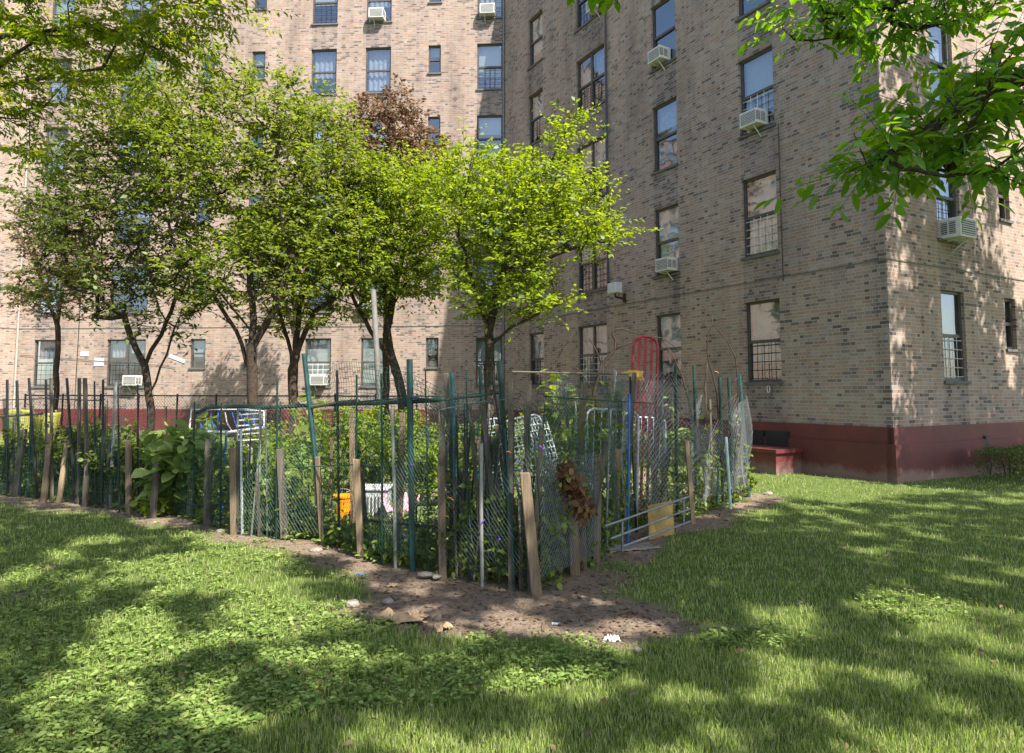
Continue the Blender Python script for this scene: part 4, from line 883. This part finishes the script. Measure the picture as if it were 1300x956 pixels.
# purple / orange ties
m=MB(); m2=MB()
for k in range(46):
    px=random.choice([random.uniform(300,640),random.uniform(640,950)]); py=random.uniform(500,690) if px<640 else random.uniform(470,600); p=onf(px,py,-.03)
    q=p+Vector((random.uniform(-.05,.05),0,random.uniform(-.06,.02))); (m if random.random()<.75 else m2).tube([p,(p+q)/2+Vector((0,-.01,.01)),q],.004,4)
m.build('tie_strings',M_purple,ff); m2.build('tie_strings',M_orange,ff)
g=np.random.default_rng(81); pls=FENCE_F[1:]+FENCE_S[1:]; cum=[0]
for a_,b_ in zip(pls[:-1],pls[1:]): cum.append(cum[-1]+(b_-a_).length)
cum=np.array(cum); nv=150; pos=[]; vm=MB()
for k in range(nv):
    t0=g.random()*cum[-1]; i_=min(int(np.searchsorted(cum,t0)-1),len(pls)-2); i_=max(i_,0); f=(t0-cum[i_])/(cum[i_+1]-cum[i_]); p=pls[i_].lerp(pls[i_+1],float(f))+Vector((0,.08+.1*g.random(),0)); h=.3+1.0*g.random()**1.6
    pxx=650+FPX*p.x/p.y
    if 425<pxx<535: h=.25
    pts=[p+Vector((g.normal()*.03+.12*math.sin(j*1.1+k)*j/6,g.normal()*.03,h*j/6)) for j in range(7)]; vm.tube(pts,.003,3,cap=False)
    for j in range(1,7):
        for q in range(int(4+5*g.random())): pos.append(list(pts[j]+Vector((g.normal()*.05,g.normal()*.05,g.normal()*.05))))
pos=np.array(pos); n=len(pos); dv=rdir(g,n); dv[:,2]-=.4; nn=rdir(g,n)*.7; nn[:,1]-=.5; nn[:,2]+=.6
V,Fv=leaves_np(pos,dv,nn,.06*(.5+.9*g.random(n)),.04*(.5+.8*g.random(n)),.2,2); t=npmesh('climbing_vines',V,Fv,LF['mid']); tag(t,'thin weedy vines climbing through the wire all along the fence','vines',kind='stuff'); vo=vm.build('stem',M_twig,t)
# back chain link fence
cf=thing('chain_link_fence','low black chain link fence between the garden and the sunlit wall','fence',(-6,17.,0))
b0=Vector((-12.5,17.6,0)); b1=Vector((-.3,16.6,0))
net(cf,[b0,b1],c_(.1),c_(1.50),.075,.0028,M_black,'diamond',.0,13,'chain_link')
m=MB(); m.tube([b0+Vector((0,0,1.52)),b1+Vector((0,0,1.50))],.02,6); m.build('top_rail',M_black,cf)
for k in range(13):
    p=b0+(b1-b0)*k/12; m=MB(); m.tube([p,p+Vector((0,0,1.56))],.025,6); m.build('post',M_black,cf)
# ------------------------------------------------------------------ things in and on the garden
def rounded_frame(c,X,Z,w,h,rt,n=7):
    """open-bottom rounded-top outline in plane X,Z from c (bottom centre)"""
    pts=[c-X*(w/2)]; 
    for k in range(n+1):
        a=math.pi-math.pi*k/n; pts.append(c+X*(math.cos(a)*rt+(w/2-rt)*(-1 if a>math.pi/2 else (1 if a<math.pi/2 else 0)))+Z*(h-rt+math.sin(a)*rt))
    pts.append(c+X*(w/2)); return pts
def barred(name,label,cat,base,top,w,nb,mat,r=.013,rb=.007,parts=('frame','slat'),cross=0,rt=None,flat=False,yaw=0.):
    base=Vector(base);top=Vector(top); Z=(top-base).normalized(); X=Vector((math.cos(yaw),math.sin(yaw),0)); X=(X-Z*X.dot(Z)).normalized(); h=(top-base).length; Nn=X.cross(Z)
    t=thing(name,label,cat,base); rt=rt or w*.35
    m=MB(); pts=rounded_frame(base,X,Z,w,h,rt); m.tube(pts,r,8); m.tube([pts[0],pts[-1]],r,8); m.build(parts[0],mat,t,smooth=True)
    for k in range(nb):
        x=-w/2+w*(k+1)/(nb+1); m=MB()
        dx=max(0,abs(x)-(w/2-rt)); hh=h-rt+math.sqrt(max(0,rt*rt-dx*dx))-.01
        if flat: m.box(base+X*(x-rb*2)-Nn*.004+Z*.01,X*rb*4,Nn*.008,Z*(hh-.01))
        else: m.tube([base+X*x,base+X*x+Z*hh],rb,6)
        m.build(parts[1],mat,t)
    for k in range(cross):
        z=h*(k+1)/(cross+1); m=MB()
        if flat: m.box(base-X*(w/2)+Z*(z-.014)+Nn*.006,X*w,Nn*.006,Z*.013)
        else: m.tube([base-X*(w/2)+Z*z+Nn*rb,base+X*(w/2)+Z*z+Nn*rb],rb,6)
        m.build('cross_strap',mat,t)
    return t
b=ground(815,664); barred('garden_lounger','tall narrow red tubular lounger frame standing upright against the side fence','lounger',b+Vector((0,.12,0)),at(820,427,b.y+.12),.31,3,M_redp,.018,.009,flat=True,rt=.14)
b=ground(828,662)
if 0: barred('garden_lounger','second red slatted lounger frame half hidden behind the taller red one','lounger',b+Vector((.02,.35,0)),at(826,440,b.y+.35),.24,2,M_redp,.016,.009,flat=True,rt=.11)
b=ground(772,694); Yb=b.y+.9; b=Vector(G(772,Yb)); barred('barred_frame','white metal frame with vertical bars and rounded top corners, left of the red lounger','bed frame',b,at(778,520,Yb+.15),.62,6,M_white,.016,.007,rt=.10)
b=Vector(G(822,9.3)); barred('barred_frame','white barred metal frame showing its bars behind the red lounger','bed frame',b+Vector((0,.15,0)),at(822,530,9.6),.5,5,M_white,.014,.008,rt=.08)
barred('woven_lounger','white lounger back woven from crossed straps, leaning behind the corner stakes','lounger',G(688,7.35,.3),at(662,530,7.6),.40,7,M_strap,.014,.0028,cross=17,flat=True,rt=.07)
barred('woven_lounger','white strapped lounger seat leaning away to the right of the woven back','lounger',G(715,7.8,.2),at(680,530,8.0),.28,5,M_strap,.013,.0028,cross=15,flat=True,rt=.05,yaw=.6)
barred('woven_lounger','narrow white strapped lounger side standing left of the woven back','lounger',G(640,7.6,.3),at(624,532,7.8),.16,2,M_strap,.011,.0028,cross=13,flat=True,rt=.04)
# grey rolled wire at the foot
m=MB(); g=np.random.default_rng(5)
for k in range(90):
    c=Vector(G(708+g.normal()*14,7.2+g.normal()*.12,.25+.35*g.random())); a=g.random()*6.28; r_=.08+.12*g.random(); pts=[c+Vector((math.cos(a+q)*r_,math.sin(a+q)*r_*.4,(g.random()-.5)*.1+.5*r_*math.sin(q*2))) for q in np.linspace(0,4,7)]; m.tube(pts,.0025,3,cap=False)
tag(m.build('wire_tangle',M_netw),'tangled roll of thin silver wire behind the corner stakes','wire')
# steel bed frame and board at the foot of the side fence
t=thing('bed_frame_rail','long dark steel frame with three rails lying against the foot of the side fence','bed frame',ground(780,700))
def seg(p,q,r,nm,mat,par): m=MB(); m.tube([p,q],r,6); return m.build(nm,mat,par)
YA=ground(772,714).y; YBk=ground(876,668).y
for (a,bb) in (((768,668),(876,630)),((775,684),(876,646)),((790,694),(876,662))): seg(at(*a,YA-.12),at(*bb,YBk-.25),.011,'rail',M_chrome,t)
for (px,f) in ((790,.15),(868,.92)):
    Yq=YA-.12+(YBk-.13-YA)*f; seg(at(px,662 if px<800 else 632,Yq),at(px,700 if px<800 else 668,Yq),.012,'upright',M_chrome,t)
t_=MB(); p00=ground(823,685)-Vector((0,.05,0)); p10=ground(855,677)-Vector((0,.05,0)); dz=Vector((0,.06,.36)); t_.box(p00,(p10-p00),Vector((-.01,.02,0)),dz); 
tag(t_.build('board',M_board),'small yellow-brown board propped against the steel frame on the grass','board')
# broom
t=thing('broom','broom with a grey handle laid level on the fence and a yellow head','broom',at(797,475,8.4)); Yq=8.4
m=MB(); m.tube([at(650,472,Yq-1.2),at(720,473.5,Yq-.6),at(797,475,Yq)],.011,7); m.build('handle',M_stakeg,t)
m=MB(); m.tube([at(789,474,Yq),at(800,473,Yq)],.016,7); m.box(at(798,478,Yq),Vector((.19,.05,-.01)),Vector((0,.06,0)),Vector((.0,0,.08))); m.build('head',M_yel,t)
m=MB()
for k in range(40): 
    p=at(799+k*.45,478,Yq)+Vector((0,random.uniform(0,.06),0)); m.tube([p,p+Vector((.02,0,-.05))],.003,3)
m.build('bristles',M_yel,t)
# chair with blue straps
t=thing('strap_chair','white framed garden chair with loose blue straps behind the large squash leaves','chair',G(290,9.4))
m=MB(); Y0=9.4; m.tube([at(240,548,Y0),at(290,549,Y0),at(335,543,Y0)],.022,8); m.tube([at(243,520,Y0+.5),at(300,520,Y0+.5),at(335,522,Y0+.5)],.012,6); m.tube([at(240,548,Y0),at(243,520,Y0+.5)],.012,6); m.tube([at(335,543,Y0),at(335,522,Y0+.5)],.012,6); m.build('frame',M_white,t)
for k in range(9):
    x=250+k*9.; m=MB(); w0=random.uniform(-4,4); m.tube([at(x,524,Y0+.45),at(x+3+w0,536,Y0+.2),at(x+8,547,Y0)],.008,5); m.build('strap',M_blue if k!=4 else M_white,t)
for (x,y) in ((246,548),(330,545)): 
    m=MB(); p=at(x,y,Y0); m.tube([p,Vector((p.x,p.y,0))],.012,6); m.build('leg',M_white,t)
m=MB(); p=at(287,553,9.1); m.tube([p,at(283,640,9.1)-Vector((0,0,.2))],.017,8,0); m.tube([p+Vector((0,0,.06)),p],.018,8,1); tag(m.build('blue_pole',[M_blue,M_white]),'bright blue pole with a white tip standing behind the left stakes','pole')
# metal rack
t=thing('metal_rack','pale metal ladder-like rack hooked upright beside the chair with blue straps','rack',G(316,8.6)); Y0=8.6
for x in (302,330): m=MB(); m.tube([at(x,517,Y0),at(x,600,Y0)-Vector((0,0,.1))],.015,6); m.build('upright',M_alu,t)
for y in (520,527,534,541,552,560): m=MB(); m.tube([at(302,y,Y0),at(330,y-2,Y0)],.012,6); m.build('rung',M_white,t)
m=MB(); m.tube([at(303,567,Y0-.03),at(314,565,Y0-.03),at(320,570,Y0-.03),at(319,588,Y0-.03)],.012,7); m.build('hook',M_alu,t)
# bin, bucket, cloth, dark table, pot
t=thing('storage_bin','pale grey plastic bin with a slatted front behind the bright middle stake','bin',G(478,8.2)); c=Vector(G(478,8.2)); 
m=MB(); m.box(c+Vector((-.17,-.15,0)),(.34,0,0),(0,.34,0),(0,0,.46)); o=m.build('body',M_white,t); md=o.modifiers.new('b','BEVEL'); md.width=.02; md.segments=2
m=MB(); m.box(c+Vector((-.19,-.17,.455)),(.38,0,0),(0,.38,0),(0,0,.035)); o=m.build('lid',M_white,t); md=o.modifiers.new('b','BEVEL'); md.width=.01
m=MB()
for k in range(7): m.box(c+Vector((-.14+k*.043,-.162,.05)),(.014,0,0),(0,.01,0),(0,0,.34))
m.build('slats',M_sill,t)
def lathe(mb,c,prof,n=20,m=0):
    b=len(mb.v)
    for (r,z) in prof:
        for k in range(n): a=2*math.pi*k/n; mb.v.append((c[0]+r*math.cos(a),c[1]+r*math.sin(a),c[2]+z))
    for i in range(len(prof)-1):
        for k in range(n): mb.f.append((b+i*n+k,b+i*n+(k+1)%n,b+(i+1)*n+(k+1)%n,b+(i+1)*n+k)); mb.m.append(m); mb.uv+=[(0,0)]*4
t=thing('bucket','orange plastic bucket on the ground left of the pale bin','bucket',G(440,8.5))
m=MB(); lathe(m,G(440,8.5),[(.001,.02),(.10,0),(.13,.32),(.14,.32),(.14,.345),(.125,.345),(.09,.03)]); m.build('body',M_orange,t,smooth=False)
m=MB(); c=Vector(G(440,8.5,.33)); m.tube([c+Vector((math.cos(a)*.14,-.03-.05*math.sin(a),math.sin(a)*.1)) for a in np.linspace(0,math.pi,9)],.004,5); m.build('handle',M_alu,t)
P,Fq=grid(0,1,0,1,.05); g=np.random.default_rng(9); cx=Vector(G(508,7.9)); 
q=np.column_stack([cx.x-.19+P[:,0]*.40,cx.y-.12+P[:,1]*.3,.33+.07*np.sin(P[:,0]*9+P[:,1]*4)+.05*np.sin(P[:,0]*21)-.28*np.clip(.35-P[:,1],0,1)*1.+.02*g.random(len(P))])
o=npmesh('pink_cloth',q,Fq,M_pink,smooth=True); md=o.modifiers.new('s','SOLIDIFY'); md.thickness=.012; tag(o,'crumpled pink and white cloth draped beside the pale bin','cloth')
t=thing('garden_table','low black slatted table in shade right of the tallest teal post','table',G(548,7.9)); c=Vector(G(548,7.9))
m=MB(); 
for k in range(7): m.box(c+Vector((-.2+k*.06,-.16,.33)),(.045,0,0),(0,.34,0),(0,0,.02))
m.build('tabletop',M_black,t)
for sx in(-1,1):
    for sy in (-1,1): m=MB(); m.tube([c+Vector((sx*.18,sy*.14,0)),c+Vector((sx*.18,sy*.14,.33))],.012,6); m.build('leg',M_black,t)
t=thing('storage_box','small teal plastic box raised on a post left of the woven lounger','box',at(614,600,8.0)); c=at(614,603,8.0)
m=MB(); m.box(c+Vector((-.11,-.08,-.06)),(.22,0,0),(0,.16,0),(0,0,.10)); m.build('body',M_teal,t); m=MB(); m.box(c+Vector((-.115,-.085,.04)),(.23,0,0),(0,.17,0),(0,0,.02)); m.build('lid',M_teal,t); m=MB(); m.tube([Vector((c.x,c.y,0)),c-Vector((0,0,.06))],.02,6); m.build('leg',M_stakeg,t)
t=thing('rusty_box','rusty open sheet metal box in the shade at the corner of the fence','box',G(708,6.45)); c=Vector(G(708,6.45))
m=MB(); m.box(c+Vector((-.22,-.15,0)),(.02,0,0),(0,.4,0),(0,0,.42)); m.box(c+Vector((.2,-.15,0)),(.02,0,0),(0,.4,0),(0,0,.44)); m.box(c+Vector((-.2,.23,0)),(.4,0,0),(0,.02,0),(0,0,.42)); m.box(c+Vector((-.2,-.15,0)),(.4,0,0),(0,.015,0),(0,0,.30)); m.build('panel',M_rust,t)
m=MB(); m.tube([c+Vector((-.22,-.15,.42)),c+Vector((.22,-.15,.45))],.01,5); m.build('rim',M_rust,t)
P,Fq=grid(0,1,0,1,.06); cx=at(33,540,11.6); q=np.column_stack([cx.x-.45+P[:,0]*.95,cx.y+.08*np.sin(P[:,0]*11+P[:,1]*3)+.05*np.sin(P[:,0]*27),cx.z-.35+P[:,1]*.62*(1-.25*np.abs(P[:,0]-.5))+.04*np.sin(P[:,0]*7)])
o=npmesh('yellow_tarp',q,Fq,M_tarp,smooth=True); md=o.modifiers.new('s','SOLIDIFY'); md.thickness=.01; tag(o,'creased yellow-green tarp hanging behind the stakes at far left','tarp')
# pale slanting pole in mid garden
m=MB(); m.tube([Vector(G(484,12.)),at(481,497,12.),at(474,368,12.)],[.06,.055,.045],8); tag(m.build('pale_pole',simple('pole_grey',(.115,.11,.10),.7),smooth=True),'tall pale grey pole leaning slightly in front of the leaning tree','pole')
# dead branches
def twigs(name,label,lines,Y,base):
    t=thing(name,label,'bare tree',base); m=MB()
    for L_,r0,r1 in lines:
        n=len(L_); m.tube([at(x,y,Y) if not isinstance(x,tuple) else Vector(x) for x,y in L_],list(np.linspace(r0,r1,n)),6)
    m.build('branch',M_twig,t,smooth=True); return t
Yd=9.9
twigs('bare_tree','leafless dark tree with twisting bare branches left of the red lounger',[
 ([(742,640),(748,560),(754,497),(764.6,462),(780.6,444),(781,432),(777,424),(781,419),(789.5,417),(800,421),(811,424)],.028,.007),
 ([(780.6,444),(795,437),(811,432),(825,428),(841,429),(859,442),(875,448)],.011,.004),([(764,463),(757,445),(752,436),(746,428)],.012,.005),([(754,497),(735,470),(722,460),(708,466)],.01,.004),([(708,455),(716,440),(722,432),(728,424)],.006,.004),([(708,466),(708,455)],.006,.005),([(841,429),(850,450),(862,475),(868,483)],.007,.004)],Yd,G(742,Yd))
Yd=9.8
twigs('bare_tree','thin bare tree with forked grey branches standing over the far end of the side fence',[
 ([(905,648),(896,610),(886,560),(878,520),(866,478),(858,460),(848,440)],.022,.006),([(905,400),(903,415),(898.5,427),(897.7,447),(900,460),(906,480),(910,500),(914,560),(918,640)],.006,.014),
 ([(904,412),(913,420),(923.6,433.5),(933.7,453.6),(936,477),(937,510),(934,560),(930,640)],.007,.011),([(898,462),(896,480),(894,494),(898.5,517),(905,532),(910,544)],.009,.013),([(866.7,448.6),(882,456),(898.5,462)],.004,.006),([(898,448),(885,447),(872,452)],.004,.003),([(936,500),(925,510),(912,524)],.007,.009)],Yd,G(905,Yd))
# dry leaf bunch
g=np.random.default_rng(77); n=420; c=np.array([list(onf(716+22*f,600+45*f,-.06)) for f in g.random(n)]); pos=c+g.normal(size=(n,3))*[.05,.04,.06]; V,Fv=leaves_np(pos,rdir(g,n)-np.array([[0,0,.6]]),rdir(g,n),.07*(.5+g.random(n)),.045*(.5+g.random(n)),.35,2)
tag(npmesh('dry_leaf_bunch',V,Fv,M_dry),'bunch of withered brown leaves hanging on the corner of the fence','dry leaves')
# mint pipe end etc. litter on ground
def crumple(px,py,w,d,h,mat,label,name,cat,seed,rot=0.):
    g=np.random.default_rng(seed); P,Fq=grid(-1,1,-1,1,.16); c=ground(px,py); r2=P[:,0]**2*.8+P[:,1]**2*.8
    z=h*(.45+.55*np.sin(P[:,0]*4+seed)*np.cos(P[:,1]*3.3+seed)+.35*g.normal(size=len(P)))*np.clip(1.15-r2*.5,0,1)
    e=1+.18*g.normal(size=len(P))*.5; x=P[:,0]*w*e; y=P[:,1]*d*e*(1-.25*np.abs(P[:,0])); X_=x*math.cos(rot)-y*math.sin(rot); Y_=x*math.sin(rot)+y*math.cos(rot)
    pz=gz(np.stack([c.x+X_,c.y+Y_],1)); q=np.column_stack([c.x+X_,c.y+Y_,pz+.006+np.maximum(z,0)])
    o=npmesh(name,q,Fq,mat,smooth=False); md=o.modifiers.new('s','SOLIDIFY'); md.thickness=.002; return tag(o,label,cat)
crumple(507,786,.18,.09,.06,M_paper,'largest crumpled brown paper scrap on the bare earth','paper_scrap','litter',1)
crumple(562,798,.07,.04,.04,M_paper,'small curled brown scrap right of the large paper','paper_scrap','litter',2,.8)
crumple(498,741,.05,.03,.02,M_paper,'pale scrap on the earth under the teal post','paper_scrap','litter',3,.4)
crumple(777,812,.05,.025,.03,M_white,'small white plastic scrap on the worn earth','plastic_scrap','litter',4)
crumple(706,790,.03,.02,.01,M_white,'tiny white scrap nearest the fence corner','plastic_scrap','litter',5)
crumple(716,857,.03,.05,.015,M_paper,'dry leaf standing in the grass at bottom middle','dry_leaf','leaf',6,.3)
crumple(1069,694,.04,.03,.015,M_paper,'dry leaf lying in the sun on the right lawn','dry_leaf','leaf',7)
crumple(63,724,.05,.04,.03,M_paper,'tan dry leaf on the left lawn','dry_leaf','leaf',8)
crumple(32,596,.09,.08,.12,M_white,'white rag on the plants at the far left','rag','litter',9)
crumple(800,697,.28,.17,.02,M_stone,'flat patch of grey matting on the ground by the steel frame','ground_mat','mat',10,.4)
crumple(745,712,.03,.07,.03,M_white,'white plastic sliver at the foot of the corner stakes','plastic_scrap','litter',11,.9)
crumple(457,728,.05,.012,.01,M_blue,'blue plastic strip on the earth below the middle stakes','plastic_scrap','litter',12,.2)
def stone(px,py,s,label,seed):
    g=np.random.default_rng(seed); m=MB(); c=ground(px,py); n=8
    import bmesh
    bm=bmesh.new(); bmesh.ops.create_icosphere(bm,subdivisions=2,radius=1)
    for v in bm.verts:
        k=1+.18*math.sin(v.co.x*3+seed)+.12*math.sin(v.co.y*5+seed*2); v.co=Vector((v.co.x*s*1.3*k,v.co.y*s*k,v.co.z*s*.55*k))
    me=bpy.data.meshes.new('stone'); bm.to_mesh(me); bm.free(); me.materials.append(M_stone); o=bpy.data.objects.new('stone',me); COL.objects.link(o); o.location=(c.x,c.y,s*.2+.0); return tag(o,label,'stone')
stone(492,765,.04,'rounded grey stone above the large paper scrap',1)
stone(448,768,.05,'flat pale stone at the left end of the worn earth',2)
stone(555,733,.035,'pale stone at the foot of the netted middle stake',3)
stone(541,731,.05,'brownish stone beside the tallest teal post',4)
stone(285,676,.07,'pale stone heap under the left stakes',5)
stone(400,700,.05,'grey stone by the leaning green post',6)
stone(975,628,.06,'pale stone edging at the last corner of the side fence',7)
stone(810,826,.025,'small stone in the weeds at right of the worn earth',8)
# earth litter: chips and dry leaves scattered near the fence
g=np.random.default_rng(55); Pn=scatter(9000,4.2,11,.8,56); dmv=dirt(Pn); Pn=Pn[(g.random(len(Pn))<dmv*.55)&~inside(Pn)]; n=len(Pn)
pos=np.column_stack([Pn,gz(Pn)+.006+.01*g.random(n)]); dv=rdir(g,n); dv[:,2]*=.25; nn=rdir(g,n)*.5; nn[:,2]+=1
V,Fv=leaves_np(pos,dv,nn,.035*(.3+g.random(n)),.022*(.3+g.random(n)),.2,2); tag(npmesh('leaf_litter',V,Fv,M_dry),'dry leaf litter and chips on the bare earth','leaf litter',kind='stuff')

g=np.random.default_rng(70); Pn=scatter(16000,4.0,11,.85,71); Pn=Pn[(g.random(len(Pn))<dirt(Pn)*.7)&~inside(Pn)]; n=len(Pn)
oct_=np.array([[1,0,0],[-1,0,0],[0,1,0],[0,-1,0],[0,0,1],[0,0,-1]],float); fo=np.array([[0,2,4],[2,1,4],[1,3,4],[3,0,4],[2,0,5],[1,2,5],[3,1,5],[0,3,5]])
sz=.004+.016*g.random(n)**3; V=np.column_stack([Pn,gz(Pn)+sz*.3])[:,None]+oct_[None]*sz[:,None,None]*(.6+.7*g.random((n,6,1)))*np.array([1.2,1,.7]); Fv=(np.arange(n)[:,None,None]*6+fo[None]).reshape(-1,3)
tag(npmesh('soil_clods',V.reshape(-1,3),Fv,M_soil),'small clods and grit on the bare earth','soil',kind='stuff')
m=MB(); Pn=scatter(2600,3.2,11,.85,73); Pn=Pn[(g.random(len(Pn))<dirt(Pn)*.6+.03)&~inside(Pn)]
for q in Pn:
    a=g.random()*6.28; l=.04+.16*g.random(); z=float(gz(q[None])[0])+.012; d=Vector((math.cos(a)*l,math.sin(a)*l,g.normal()*.01)); p=Vector((q[0],q[1],z)); m.tube([p,p+d*.5+Vector((g.normal()*.01,g.normal()*.01,.006)),p+d],.0025,3)
tag(m.build('twig_litter',M_stakeg),'fallen twigs and straws scattered over earth and lawn','twigs',kind='stuff')

g=np.random.default_rng(90); Pn=scatter(1100,2.6,12,1.0,91); Pn=Pn[~inside(Pn)&bldmask(Pn)&(vnoise(Pn,.8,92)+g.random(len(Pn))*.6>.75)]; n=len(Pn)
pos=np.column_stack([Pn,gz(Pn)+.03+.015*g.random(n)]); dv=rdir(g,n); dv[:,2]*=.3; nn=rdir(g,n)*.6; nn[:,2]+=1
V,Fv=leaves_np(pos,dv,nn,.055*(.35+g.random(n)),.028*(.4+g.random(n)),.3,2); tag(npmesh('fallen_leaves',V,Fv,leafmat('old_leaf',[(.14,.09,.05),(.22,.16,.09),(.10,.07,.04)],.2,.7)),'fallen brown leaves scattered thinly over the lawn','fallen leaves',kind='stuff')
